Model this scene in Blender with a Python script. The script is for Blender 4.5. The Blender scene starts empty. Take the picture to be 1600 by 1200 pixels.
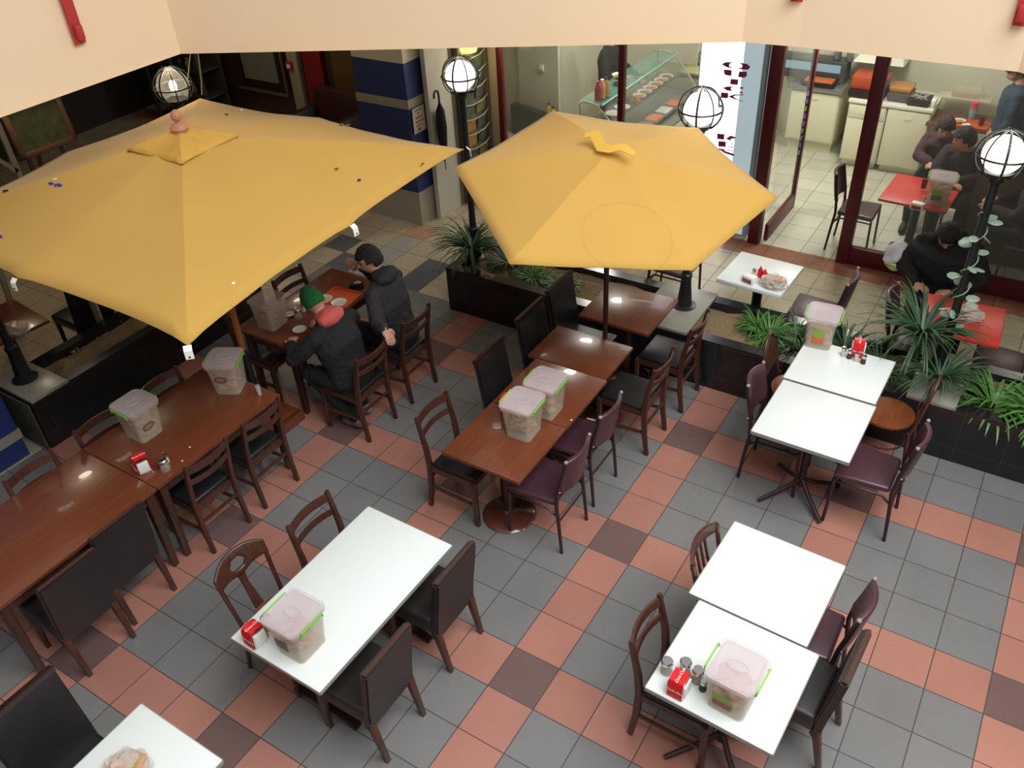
import bpy, bmesh, math, random
from mathutils import Vector, Matrix, noise
PI = math.pi
S = 0.33                                   # one floor tile, metres
sc = bpy.context.scene
# ------------------------------------------------------------------ camera
RIGHT = Vector((0.846327, 0.530509, -0.047865)); DOWN = Vector((0.287671, -0.530847, -0.797149)); FWD = Vector((-0.448304, 0.660879, -0.601882))
cam_d = bpy.data.cameras.new('camera'); cam = bpy.data.objects.new('camera', cam_d)
sc.collection.objects.link(cam); sc.camera = cam
cam_d.sensor_width = 36; cam_d.lens = 30.3443; cam_d.clip_start = 0.05; cam_d.clip_end = 100
mw = Matrix((RIGHT, -DOWN, -FWD)).transposed().to_4x4(); mw.translation = Vector((2.009104, -3.810904, 4.753194))
cam.matrix_world = mw
# ------------------------------------------------------------------ light
sc.view_settings.view_transform = 'Standard'; sc.view_settings.look = 'None'
sc.view_settings.gamma = 1; sc.view_settings.use_curve_mapping = False
sc.view_settings.exposure = 0.02
w = bpy.data.worlds.new('world'); sc.world = w; w.use_nodes = True
w.node_tree.nodes['Background'].inputs[0].default_value = (0.985, 0.985, 1.0, 1)
w.node_tree.nodes['Background'].inputs[1].default_value = 0.46
def area_light(name, loc, size, power, color, rot=(0, 0, 0)):
    l = bpy.data.lights.new(name, 'AREA'); l.shape = 'RECTANGLE'; l.size, l.size_y = size
    l.energy = power; l.color = color
    o = bpy.data.objects.new(name, l); sc.collection.objects.link(o)
    o.location = loc; o.rotation_euler = rot
    return o
area_light('skylight', (4.6, -1.6, 8.6), (5.5, 6.5), 1080, (0.96, 0.99, 1.0))
def point_light(name, loc, power, color, r=.1):
    l = bpy.data.lights.new(name, 'POINT'); l.energy = power; l.color = color; l.shadow_soft_size = r
    o = bpy.data.objects.new(name, l); sc.collection.objects.link(o); o.location = loc
    return o

# ------------------------------------------------------------------ materials
def lin(c):
    return tuple((x/12.92 if x <= .04045 else ((x+.055)/1.055)**2.4) for x in c)
def rgb(r, g, b): return lin((r/255, g/255, b/255))
MATS = {}
def mat(name, col, rough=.5, metal=0, var=.0, scale=8, bump=0, bscale=40, alpha=1, emit=0, coat=0, trans=0, spec=.5, ecol=None):
    if name in MATS: return MATS[name]
    m = bpy.data.materials.new(name); m.use_nodes = True; MATS[name] = m
    nt = m.node_tree; b = nt.nodes['Principled BSDF']
    b.inputs['Roughness'].default_value = rough; b.inputs['Metallic'].default_value = metal
    b.inputs['Base Color'].default_value = (*col, 1); b.inputs['Specular IOR Level'].default_value = spec
    b.inputs['Alpha'].default_value = alpha; b.inputs['Coat Weight'].default_value = coat
    b.inputs['Transmission Weight'].default_value = trans
    if emit: b.inputs['Emission Color'].default_value = (*(ecol or col), 1); b.inputs['Emission Strength'].default_value = emit
    tc = nt.nodes.new('ShaderNodeTexCoord')
    n = nt.nodes.new('ShaderNodeTexNoise'); n.inputs['Scale'].default_value = scale; n.inputs['Detail'].default_value = 5
    nt.links.new(tc.outputs['Object'], n.inputs['Vector'])
    if var:
        mx = nt.nodes.new('ShaderNodeMix'); mx.data_type = 'RGBA'
        mx.inputs[6].default_value = (*[c*(1-var) for c in col], 1); mx.inputs[7].default_value = (*[min(1, c*(1+var)) for c in col], 1)
        nt.links.new(n.outputs['Fac'], mx.inputs[0]); nt.links.new(mx.outputs[2], b.inputs['Base Color'])
    if bump:
        n2 = nt.nodes.new('ShaderNodeTexNoise'); n2.inputs['Scale'].default_value = bscale
        nt.links.new(tc.outputs['Object'], n2.inputs['Vector'])
        bp = nt.nodes.new('ShaderNodeBump'); bp.inputs['Strength'].default_value = bump; bp.inputs['Distance'].default_value = .01
        nt.links.new(n2.outputs['Fac'], bp.inputs['Height']); nt.links.new(bp.outputs['Normal'], b.inputs['Normal'])
    return m
def wood(name, c1, c2, rough=.35, scale=(1, 12, 12), coat=.2):
    if name in MATS: return MATS[name]
    m = mat(name, c1, rough, coat=coat); nt = m.node_tree; b = nt.nodes['Principled BSDF']
    tc = nt.nodes.new('ShaderNodeTexCoord'); mp = nt.nodes.new('ShaderNodeMapping'); mp.inputs['Scale'].default_value = scale
    n = nt.nodes.new('ShaderNodeTexNoise'); n.inputs['Scale'].default_value = 5; n.inputs['Detail'].default_value = 7; n.inputs['Distortion'].default_value = .6
    cr = nt.nodes.new('ShaderNodeValToRGB'); cr.color_ramp.elements[0].color = (*c1, 1); cr.color_ramp.elements[1].color = (*c2, 1)
    cr.color_ramp.elements[0].position = .3; cr.color_ramp.elements[1].position = .7
    nt.links.new(tc.outputs['Object'], mp.inputs[0]); nt.links.new(mp.outputs[0], n.inputs['Vector'])
    nt.links.new(n.outputs['Fac'], cr.inputs[0]); nt.links.new(cr.outputs[0], b.inputs['Base Color'])
    return m
class NG:                                   # small helper for maths in shader nodes
    def __init__(s, nt): s.nt = nt
    def m(s, op, a, b=0, c=None):
        n = s.nt.nodes.new('ShaderNodeMath'); n.operation = op
        for i, v in enumerate([a, b] if c is None else [a, b, c]):
            if isinstance(v, (int, float)): n.inputs[i].default_value = v
            else: s.nt.links.new(v, n.inputs[i])
        return n.outputs[0]
    def mix(s, f, a, b):
        n = s.nt.nodes.new('ShaderNodeMix'); n.data_type = 'RGBA'
        for i, v in ((0, f), (6, a), (7, b)):
            if isinstance(v, tuple): n.inputs[i].default_value = (*v, 1)
            elif isinstance(v, (int, float)): n.inputs[i].default_value = v
            else: s.nt.links.new(v, n.inputs[i])
        return n.outputs[2]
def tile_mat(name, mode, rough=.25):
    m = bpy.data.materials.new(name); m.use_nodes = True; nt = m.node_tree; b = nt.nodes['Principled BSDF']; g = NG(nt)
    geo = nt.nodes.new('ShaderNodeTexCoord'); sp = nt.nodes.new('ShaderNodeSeparateXYZ'); nt.links.new(geo.outputs['Object'], sp.inputs[0])
    u = g.m('DIVIDE', sp.outputs[0], S); v = g.m('DIVIDE', sp.outputs[1], S)
    iu = g.m('FLOOR', u); iv = g.m('FLOOR', v)
    fu = g.m('SUBTRACT', u, iu); fv = g.m('SUBTRACT', v, iv)
    def edge(f): return g.m('MINIMUM', f, g.m('SUBTRACT', 1, f))
    gr = g.m('LESS_THAN', g.m('MINIMUM', edge(fu), edge(fv)), .010)
    wn = nt.nodes.new('ShaderNodeTexWhiteNoise'); wn.noise_dimensions = '2D'
    cb = nt.nodes.new('ShaderNodeCombineXYZ'); nt.links.new(iu, cb.inputs[0]); nt.links.new(iv, cb.inputs[1]); nt.links.new(cb.outputs[0], wn.inputs['Vector'])
    ns = nt.nodes.new('ShaderNodeTexNoise'); ns.inputs['Scale'].default_value = 2.2; ns.inputs['Detail'].default_value = 8; nt.links.new(geo.outputs['Object'], ns.inputs['Vector'])
    mult = g.m('ADD', g.m('MULTIPLY', wn.outputs['Value'], .12), g.m('MULTIPLY', ns.outputs['Fac'], .28)); mult = g.m('ADD', mult, .78)
    eq = lambda a, k: g.m('COMPARE', a, k, .3)
    if mode == 'court':
        mu = g.m('LESS_THAN', g.m('FLOORED_MODULO', iu, 4), .5); mv = g.m('LESS_THAN', g.m('FLOORED_MODULO', iv, 4), .5)
        both = g.m('MULTIPLY', mu, mv); anyp = g.m('MAXIMUM', mu, mv)
        c = g.mix(anyp, rgb(122, 120, 119), rgb(170, 118, 103)); c = g.mix(both, c, rgb(112, 88, 84))
        # beige walkway begins at tile row 7, with a few odd tiles laid in
        bg = rgb(176, 164, 140)
        dk = g.m('MULTIPLY', eq(iu, -11), g.m('LESS_THAN', iv, 8.5))
        dk = g.m('MAXIMUM', dk, g.m('MULTIPLY', eq(iu, -15), eq(iv, 8))); dk = g.m('MAXIMUM', dk, g.m('MULTIPLY', eq(iu, -14), eq(iv, 7)))
        lt = g.m('MULTIPLY', eq(iu, -13), g.m('LESS_THAN', iv, 9.5)); pk = g.m('MULTIPLY', eq(iu, -13), eq(iv, 10))
        w_ = g.mix(dk, bg, rgb(100, 102, 106)); w_ = g.mix(lt, w_, rgb(160, 160, 152)); w_ = g.mix(pk, w_, rgb(176, 136, 116))
        isw = g.m('MAXIMUM', g.m('GREATER_THAN', iv, 6.5), g.m('LESS_THAN', iu, -14.5))
        c = g.mix(isw, c, w_)
        c = g.mix(g.m('GREATER_THAN', sp.outputs[1], 4.68), c, rgb(150, 100, 82))
        gc = (.06, .05, .045)
    else:
        c = g.mix(0.0, rgb(206, 206, 190), rgb(206, 206, 190)); gc = (.14, .14, .11)
    mm = nt.nodes.new('ShaderNodeMix'); mm.data_type = 'RGBA'; mm.blend_type = 'MULTIPLY'; mm.inputs[0].default_value = 1
    cc = nt.nodes.new('ShaderNodeCombineColor')
    for i in range(3): nt.links.new(mult, cc.inputs[i])
    nt.links.new(c, mm.inputs[6]); nt.links.new(cc.outputs[0], mm.inputs[7])
    out = g.mix(gr, mm.outputs[2], gc)
    nt.links.new(out, b.inputs['Base Color'])
    b.inputs['Roughness'].default_value = rough; b.inputs['Specular IOR Level'].default_value = .45
    rr = g.m('ADD', g.m('MULTIPLY', ns.outputs['Fac'], .15), rough-.05); nt.links.new(g.m('ADD', rr, g.m('MULTIPLY', gr, .3)), b.inputs['Roughness'])
    bp = nt.nodes.new('ShaderNodeBump'); bp.inputs['Strength'].default_value = .4; bp.inputs['Distance'].default_value = .004; bp.invert = True
    nt.links.new(gr, bp.inputs['Height']); nt.links.new(bp.outputs[0], b.inputs['Normal'])
    return m

M_white = mat('white laminate', rgb(226, 231, 228), .38, var=.015, scale=3)
M_edge = mat('pale grey table edge', rgb(150, 152, 146), .5)
M_table = wood('reddish brown varnished wood', rgb(104, 54, 33), rgb(120, 64, 40), .28, (14, 1.2, 14), .3)
M_redtop = mat('red laminate', rgb(205, 58, 52), .35, var=.04)
M_wood = wood('dark brown chair wood', rgb(62, 36, 28), rgb(84, 48, 36), .38, (8, 8, 1.2), .2)
M_wood2 = wood('dark table leg wood', rgb(52, 32, 25), rgb(72, 44, 33), .4, (8, 8, 1.2), .15)
M_orangewood = wood('honey coloured wood', rgb(150, 90, 40), rgb(178, 112, 54), .4, (8, 8, 1.2), .2)
M_black = mat('black leather', (.014, .014, .016), .38, var=.3, scale=12, bump=.12, bscale=120)
M_choco = mat('very dark brown leatherette', (.021, .016, .015), .45, var=.25, scale=10, bump=.12, bscale=120)
M_purple = mat('aubergine vinyl', rgb(74, 46, 55), .33, var=.12, scale=6, bump=.08, bscale=90)
M_maroonmetal = mat('maroon black painted metal', rgb(48, 28, 30), .35, var=.1)
M_blackmetal = mat('black painted iron', (.012, .012, .013), .4, var=.3, bump=.2, bscale=60)
M_chrome = mat('polished steel', (.62, .62, .62), .18, 1)
M_granite = mat('black polished stone tile', (.016, .016, .018), .16, var=.5, scale=30, spec=.5)
M_slabtile = mat('grey beige ledge tile', rgb(150, 146, 136), .3, var=.1, scale=4)
M_soil = mat('dry brown soil', rgb(132, 112, 82), .95, var=.5, scale=60, bump=1, bscale=70)
M_leaf = mat('strappy green leaf', rgb(80, 124, 56), .45, var=.35, scale=5)
M_leafd = mat('dark green leaf', rgb(56, 86, 54), .45, var=.35, scale=5)
M_fascia = mat('cream painted plaster', rgb(238, 213, 180), .75, var=.03, scale=1.2, bump=.03, bscale=30)
M_ceil = mat('off white ceiling plaster', rgb(188, 178, 158), .8, var=.05, scale=2)
M_yellow = None
M_redpaint = mat('red painted steel', rgb(178, 50, 52), .45, var=.1)
M_frame = mat('dark red painted frame', rgb(88, 20, 28), .35, var=.08, scale=4)
M_clear = mat('frosted clear plastic', rgb(216, 204, 184), .25, alpha=.34, spec=.5)
M_lid = mat('translucent lid plastic', rgb(222, 208, 212), .3, alpha=.38, spec=.5)
M_bag = mat('thin clear bag', (.82, .78, .72), .2, alpha=.42, spec=.8)
M_green = mat('lime green clip', rgb(128, 205, 60), .4)
M_cola = mat('bright red metal', rgb(212, 26, 32), .3, var=.03)
M_paper = mat('white paper', rgb(238, 238, 232), .7)
M_bread = mat('bread crumb', rgb(196, 150, 108), .85, var=.3, scale=18, bump=.6, bscale=50)
M_breadp = mat('pale bread', rgb(206, 166, 136), .85, var=.28, scale=14, bump=.6, bscale=50)
M_glass = mat('clear glass', (.8, .85, .82), .08, alpha=.22, spec=.8)
M_pepper = mat('ground spice', rgb(70, 56, 46), .9, var=.4, scale=90)
M_salt = mat('salt', rgb(200, 198, 190), .9)
M_globe = mat('lit opal globe', (1, .98, .9), .4, emit=3.2, ecol=(1, .97, .86))
M_bulb = mat('glowing bulb', (1, .95, .8), .4, emit=14, ecol=(1, .93, .75))
M_pane = mat('shop window glass', (.55, .6, .58), .05, alpha=.10, spec=.7)
M_blue = mat('navy blue paint', rgb(38, 52, 108), .5, var=.08, scale=3)
M_greyband = mat('grey stone band', rgb(150, 144, 128), .6, var=.1)
M_cream = mat('cream wall paint', rgb(206, 196, 172), .75, var=.05)
M_shopwall = mat('pale sage wall', rgb(208, 208, 186), .6, var=.03, scale=1.5)
M_dark = mat('very dark brown surface', rgb(36, 26, 22), .6, var=.3)
M_unit = mat('ivory cabinet laminate', rgb(222, 218, 190), .4, var=.03)
M_counter = mat('white counter top', rgb(230, 230, 215), .35)
M_steel = mat('brushed steel', (.42, .43, .43), .35, .9, var=.15)
M_orange = mat('orange plastic tray', rgb(208, 88, 44), .4, var=.06)
M_skin = mat('skin', rgb(196, 146, 120), .5, var=.06, scale=20)
M_hair = mat('black hair', (.012, .010, .010), .55, var=.4, scale=80, bump=.8, bscale=160)
M_jacket = mat('charcoal jacket cloth', rgb(40, 38, 42), .8, var=.25, scale=7, bump=.5, bscale=26)
M_jacket2 = mat('black jacket cloth', rgb(20, 19, 21), .85, var=.25, scale=7, bump=.5, bscale=26)
M_trouser = mat('black trousers cloth', (.010, .010, .011), .9)
M_shoe = mat('grey shoe', rgb(120, 116, 110), .7, var=.1)
M_greencap = mat('green knitted wool', rgb(26, 106, 52), .95, var=.25, scale=60, bump=.9, bscale=140)
M_hood = mat('coral hood fleece', rgb(202, 92, 84), .9, var=.1, scale=10, bump=.4, bscale=60)
M_eye = mat('dark eye', (.01, .008, .007), .3)
M_lip = mat('lips', rgb(150, 86, 78), .5)

# ------------------------------------------------------------------ geometry helpers
col = sc.collection
class MB:
    def __init__(s): s.bm = bmesh.new()
    def add(s, bm2, M=None, mi=0):
        me = bpy.data.meshes.new('t'); bm2.to_mesh(me); bm2.free()
        if M is not None: me.transform(M)
        for p in me.polygons: p.material_index = mi
        s.bm.from_mesh(me); bpy.data.meshes.remove(me); return s
    def box(s, c, size, r=0, rot=None, seg=2, mi=0):
        b = bmesh.new(); bmesh.ops.create_cube(b, size=1)
        bmesh.ops.scale(b, vec=size, verts=b.verts)
        if r: bmesh.ops.bevel(b, geom=b.edges[:], offset=r, segments=seg, affect='EDGES', profile=.5)
        M = Matrix.Translation(c)
        if rot is not None: M = M @ rot.to_4x4()
        return s.add(b, M, mi)
    def taper(s, c0, s0, c1, s1, r=0, mi=0):      # frustum box from rect s0 at c0 to rect s1 at c1
        b = bmesh.new(); vs = []
        for c, q in ((c0, s0), (c1, s1)):
            for x, y in ((-1, -1), (1, -1), (1, 1), (-1, 1)): vs.append(b.verts.new((c[0]+x*q[0]/2, c[1]+y*q[1]/2, c[2])))
        for f in ((3, 2, 1, 0), (4, 5, 6, 7), (0, 1, 5, 4), (1, 2, 6, 5), (2, 3, 7, 6), (3, 0, 4, 7)): b.faces.new([vs[i] for i in f])
        if r: bmesh.ops.bevel(b, geom=b.edges[:], offset=r, segments=2, affect='EDGES', profile=.5)
        bmesh.ops.recalc_face_normals(b, faces=b.faces)
        return s.add(b, None, mi)
    def tube(s, pts, rad, n=10, closed=False, flat=1.0, mi=0):
        pts = [Vector(p) for p in pts]; N = len(pts)
        if isinstance(rad, (int, float)): rad = [rad]*N
        b = bmesh.new(); rings = []; up = None
        for i, p in enumerate(pts):
            if closed: t = pts[(i+1) % N]-pts[i-1]
            else: t = pts[min(i+1, N-1)]-pts[max(i-1, 0)]
            t.normalize()
            if up is None: up = t.orthogonal().normalized() if abs(t.z) > .9 else Vector((0, 0, 1))
            a = t.cross(up)
            if a.length < 1e-4: a = t.orthogonal()
            a.normalize(); up2 = a.cross(t).normalized(); up = up2
            rings.append([b.verts.new(p+rad[i]*(a*math.cos(k*2*PI/n)+up2*math.sin(k*2*PI/n)*flat)) for k in range(n)])
        for i in range(N if closed else N-1):
            r0, r1 = rings[i], rings[(i+1) % N]
            for k in range(n): b.faces.new((r0[k], r0[(k+1) % n], r1[(k+1) % n], r1[k]))
        if not closed: b.faces.new(rings[0][::-1]); b.faces.new(rings[-1])
        bmesh.ops.recalc_face_normals(b, faces=b.faces)
        return s.add(b, None, mi)
    def beam(s, p0, p1, w, t, w1=None, t1=None, r=0, mi=0, side=None):    # rectangular bar
        p0, p1 = Vector(p0), Vector(p1); d = (p1-p0).normalized()
        a = Vector(side) if side else (Vector((1, 0, 0)) if abs(d.x) < .9 else Vector((0, 1, 0)))
        a = (a-d*a.dot(d)).normalized(); c = d.cross(a)
        b = bmesh.new(); vs = []
        for p, ww, tt in ((p0, w, t), (p1, w1 or w, t1 or t)):
            for x, y in ((-1, -1), (1, -1), (1, 1), (-1, 1)): vs.append(b.verts.new(p+a*x*ww/2+c*y*tt/2))
        for f in ((3, 2, 1, 0), (4, 5, 6, 7), (0, 1, 5, 4), (1, 2, 6, 5), (2, 3, 7, 6), (3, 0, 4, 7)): b.faces.new([vs[i] for i in f])
        if r: bmesh.ops.bevel(b, geom=b.edges[:], offset=r, segments=2, affect='EDGES')
        bmesh.ops.recalc_face_normals(b, faces=b.faces)
        return s.add(b, None, mi)
    def path(s, pts, w, t, side=(1, 0, 0), r=0, mi=0):    # bar with rectangular section following points; w along side
        pts = [Vector(p) for p in pts]; b = bmesh.new(); rings = []
        for i, p in enumerate(pts):
            d = (pts[min(i+1, len(pts)-1)]-pts[max(i-1, 0)]).normalized()
            a = Vector(side); a = (a-d*a.dot(d)).normalized(); c = d.cross(a)
            ww = w[i] if isinstance(w, (list, tuple)) else w; tt = t[i] if isinstance(t, (list, tuple)) else t
            rings.append([b.verts.new(p+a*x*ww/2+c*y*tt/2) for x, y in ((-1, -1), (1, -1), (1, 1), (-1, 1))])
        for r0, r1 in zip(rings, rings[1:]):
            for k in range(4): b.faces.new((r0[k], r0[(k+1) % 4], r1[(k+1) % 4], r1[k]))
        b.faces.new(rings[0][::-1]); b.faces.new(rings[-1])
        if r: bmesh.ops.bevel(b, geom=b.edges[:], offset=r, segments=2, affect='EDGES')
        bmesh.ops.recalc_face_normals(b, faces=b.faces)
        return s.add(b, None, mi)
    def lathe(s, prof, c=(0, 0, 0), n=28, mi=0, sx=1, sy=1):
        b = bmesh.new(); rings = []
        for r, z in prof:
            rings.append([b.verts.new((c[0]+sx*max(r, 1e-4)*math.cos(k*2*PI/n), c[1]+sy*max(r, 1e-4)*math.sin(k*2*PI/n), c[2]+z)) for k in range(n)])
        for r0, r1 in zip(rings, rings[1:]):
            for k in range(n): b.faces.new((r0[k], r0[(k+1) % n], r1[(k+1) % n], r1[k]))
        b.faces.new(rings[0][::-1]); b.faces.new(rings[-1])
        bmesh.ops.recalc_face_normals(b, faces=b.faces)
        return s.add(b, None, mi)
    def ball(s, c, r, sub=2, mi=0, rot=None):
        b = bmesh.new(); bmesh.ops.create_icosphere(b, subdivisions=sub, radius=1)
        if isinstance(r, (int, float)): r = (r, r, r)
        bmesh.ops.scale(b, vec=r, verts=b.verts)
        M = Matrix.Translation(c)
        if rot is not None: M = M @ rot.to_4x4()
        return s.add(b, M, mi)
    def prism(s, poly, z0, z1, M=None, mi=0, r=0):        # polygon in xy, extruded in z
        b = bmesh.new(); n = len(poly)
        lo = [b.verts.new((x, y, z0)) for x, y in poly]; hi = [b.verts.new((x, y, z1)) for x, y in poly]
        b.faces.new(lo[::-1]); b.faces.new(hi)
        for k in range(n): b.faces.new((lo[k], lo[(k+1) % n], hi[(k+1) % n], hi[k]))
        if r: bmesh.ops.bevel(b, geom=b.edges[:], offset=r, segments=2, affect='EDGES')
        bmesh.ops.recalc_face_normals(b, faces=b.faces)
        return s.add(b, M, mi)
    def jitter(s, amp, freq, seed=0):
        for v in s.bm.verts:
            q = v.co*freq+Vector((seed*3.1, seed*1.7, seed))
            v.co += Vector(noise.noise_vector(q))*amp
        return s
def obj(name, mb, m, parent=None, smooth=True, angle=40):
    me = bpy.data.meshes.new(name); mb.bm.to_mesh(me); mb.bm.free()
    for x in (m if isinstance(m, (list, tuple)) else [m]): me.materials.append(x)
    if smooth:
        me.polygons.foreach_set('use_smooth', [True]*len(me.polygons))
        try: me.set_sharp_from_angle(angle=math.radians(angle))
        except Exception: pass
    o = bpy.data.objects.new(name, me); col.objects.link(o)
    if parent is not None: o.parent = parent
    return o
def tag(o, label, cat, group=None, kind=None):
    o['label'] = label; o['category'] = cat
    if group: o['group'] = group
    if kind: o['kind'] = kind
    return o
def thing(name, label, cat, loc=(0, 0, 0), rz=0, group=None):
    o = bpy.data.objects.new(name, None); col.objects.link(o); o.empty_display_size = .1
    o.location = loc; o.rotation_euler = (0, 0, rz)
    return tag(o, label, cat, group)
def single(name, mb, m, label, cat, loc=(0, 0, 0), rz=0, group=None, kind=None, smooth=True):
    o = obj(name, mb, m, None, smooth); o.location = loc; o.rotation_euler = (0, 0, rz)
    return tag(o, label, cat, group, kind)
def struct(name, mb, m, smooth=False):
    o = obj(name, mb, m, None, smooth); o['kind'] = 'structure'; return o
def kids(o): return [c for c in bpy.data.objects if c.parent == o]
def copy_tree(o, parent=None):
    c = o.copy(); col.objects.link(c)
    if parent is not None: c.parent = parent
    for ch in kids(o): copy_tree(ch, c)
    return c
PROTO = {}
def place(kind, maker, loc, rz, label, group=None, scale=None):
    if kind not in PROTO: o = maker(); PROTO[kind] = o
    else: o = copy_tree(PROTO[kind])
    o.location = loc; o.rotation_euler = (0, 0, rz); o['label'] = label
    if 'group' in o and not group: del o['group']
    if group: o['group'] = group
    if scale: o.scale = (scale,)*3
    return o
def bake(o):                                # apply the modifiers of a mesh object
    dg = bpy.context.evaluated_depsgraph_get(); dg.update()
    me = bpy.data.meshes.new_from_object(o.evaluated_get(dg)); o.modifiers.clear(); o.data = me
    me.polygons.foreach_set('use_smooth', [True]*len(me.polygons))
    return o
def text_mesh(s, size, depth, shear=0):
    cu = bpy.data.curves.new('lettering', 'FONT'); cu.body = s; cu.size = size; cu.extrude = depth; cu.shear = shear
    cu.align_x = 'CENTER'; cu.align_y = 'CENTER'
    o = bpy.data.objects.new('lettering', cu); col.objects.link(o)
    dg = bpy.context.evaluated_depsgraph_get(); dg.update()
    me = bpy.data.meshes.new_from_object(o.evaluated_get(dg)); bpy.data.objects.remove(o)
    return me

# ------------------------------------------------------------------ large structure
M_court = tile_mat('court floor tiles', 'court'); M_shopfloor = tile_mat('shop floor tiles', 'shop', .22)
OPEN = [(-3.93, -6.2), (-3.93, .63), (-.10, 2.535), (.3, 2.57), (1.70, 2.57), (3.7, 1.35), (5.8, -1.4), (5.8, -6.2)]
OUT = [(-11.5, -8), (-11.5, 4), (-4.5, 9.2), (.3, 9.2), (4.0, 9.2), (9, 9.2), (9, -1.4), (9, -8)]
b = bmesh.new(); bmesh.ops.create_grid(b, x_segments=1, y_segments=1, size=1)
m1 = MB(); m1.box((-1.25, -1.5, -.05), (20.5, 13.0, .1)); struct('floor', m1, M_court)
m1 = MB(); m1.box((-1.25, 7.1, -.05), (20.5, 4.2, .1)); struct('floor_shop', m1, M_shopfloor)
m1 = MB(); bm = m1.bm
for z in (2.9, 3.05):
    a = [bm.verts.new((x, y, z)) for x, y in OPEN]; o_ = [bm.verts.new((x, y, z)) for x, y in OUT]
    for i in range(len(OPEN)):
        j = (i+1) % len(OPEN); bm.faces.new((a[i], a[j], o_[j], o_[i]))
tri = bm.faces.new([bm.verts.new(p) for p in ((-11.5, 4, 2.9), (-11.5, 9.2, 2.9), (-4.5, 9.2, 2.9))])
tri = bm.faces.new([bm.verts.new(p) for p in ((-11.5, 4, 3.05), (-11.5, 9.2, 3.05), (-4.5, 9.2, 3.05))])
bmesh.ops.recalc_face_normals(bm, faces=bm.faces)
struct('ceiling', m1, M_ceil)
def wallseg(name, p, q, z0, z1, t, m, mb=None):
    own = mb is None
    if own: mb = MB()
    p = Vector((*p, 0)); q = Vector((*q, 0)); d = (q-p); L = d.length; c = (p+q)/2
    mb.box((c.x, c.y, (z0+z1)/2), (L, t, z1-z0), rot=Matrix.Rotation(math.atan2(d.y, d.x), 3, 'Z'))
    return struct(name, mb, m) if own else mb
def fascia_run(name, pts, z0, z1, t, m):      # a mitred parapet, its face on the opening line, thickness outwards
    mb = MB(); bm = mb.bm; n = len(pts); P = [Vector(p) for p in pts]; O = []
    for i in range(n):
        d0 = (P[i]-P[i-1]).normalized() if i else (P[1]-P[0]).normalized()
        d1 = (P[i+1]-P[i]).normalized() if i < n-1 else d0
        nn = Vector((-(d0+d1).y, (d0+d1).x)).normalized(); O.append(P[i]+nn*t)
    rows = [[bm.verts.new((*p, z)) for p in r] for r, z in ((P, z0), (P, z1), (O, z1), (O, z0))]
    for a in range(4):
        r0, r1 = rows[a], rows[(a+1) % 4]
        for i in range(n-1): bm.faces.new((r0[i], r0[i+1], r1[i+1], r1[i]))
    bm.faces.new([r[0] for r in rows]); bm.faces.new([r[-1] for r in rows][::-1])
    bmesh.ops.recalc_face_normals(bm, faces=bm.faces)
    return struct(name, mb, m)
fascia_run('trim_1', OPEN, 2.88, 3.95, .14, M_fascia)
wallseg('wall_left', (-11.2, -8), (-11.2, 9), 0, 2.9, .2, M_dark)
wallseg('wall_right', (8.9, -8), (8.9, 9), 0, 2.9, .2, M_cream)
wallseg('wall_near', (-11, -7.9), (9, -7.9), 0, 2.9, .2, M_cream)
wallseg('wall_shop_back', (-6.2, 8.52), (8.9, 8.52), 0, 2.9, .2, M_shopwall)
wallseg('wall_shop_left', (-4.75, 6.87), (-3.95, 6.62), 0, 2.9, .1, M_shopwall)
wallseg('wall_shop_corner', (-3.97, 6.6), (-3.97, 8.45), 0, 2.9, .1, M_shopwall)
wallseg('wall_shop_side', (-4.75, 6.9), (-5.9, 7.3), 0, 2.9, .1, M_shopwall)
wallseg('wall_back', (-11.1, 5.62), (-4.9, 5.62), 0, 2.9, .2, mat('brown panelled wall', rgb(70, 48, 36), .5, var=.2, scale=3))
wallseg('wall_far_right', (3.6, 5.05), (8.9, 5.05), 0, 2.9, .1, M_cream)
# blue pillars with a grey band and tiled foot
def pillar(name, x0, x1, y0, y1, bands, m_up):
    mb = MB(); zs = [0]+[z for z, _ in bands]
    for i, (z, mi) in enumerate(bands):
        e = .012 if mi == 1 else 0
        mb.box(((x0+x1)/2, (y0+y1)/2, (zs[i]+z)/2), (x1-x0+2*e, y1-y0+2*e, z-zs[i]), mi=mi)
    return struct(name, mb, [M_blue, M_greyband, m_up])
pillar('column_blue', -4.95, -4.21, 3.62, 4.3, [(.42, 1), (1.43, 0), (1.53, 1), (1.93, 0), (2.9, 2)], M_cream)
pillar('column_blue', -5.6, -4.66, -2.6, -1.42, [(.19, 0), (.28, 1), (1.0, 0), (1.1, 1), (2.2, 0), (2.9, 2)], M_cream)
wallseg('wall_white', (-4.13, 3.86), (-4.13, 4.3), 0, 2.9, .06, mat('grubby white board', rgb(188, 184, 172), .7, var=.15, scale=5))
wallseg('wall_niche', (-4.12, 4.3), (-4.12, 5.1), 0, 2.9, .06, mat('grey niche wall', rgb(120, 112, 98), .7, var=.15))
wallseg('wall_jamb', (-4.15, 5.06), (-3.9, 5.06), 0, 2.9, .1, M_cream)
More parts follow.
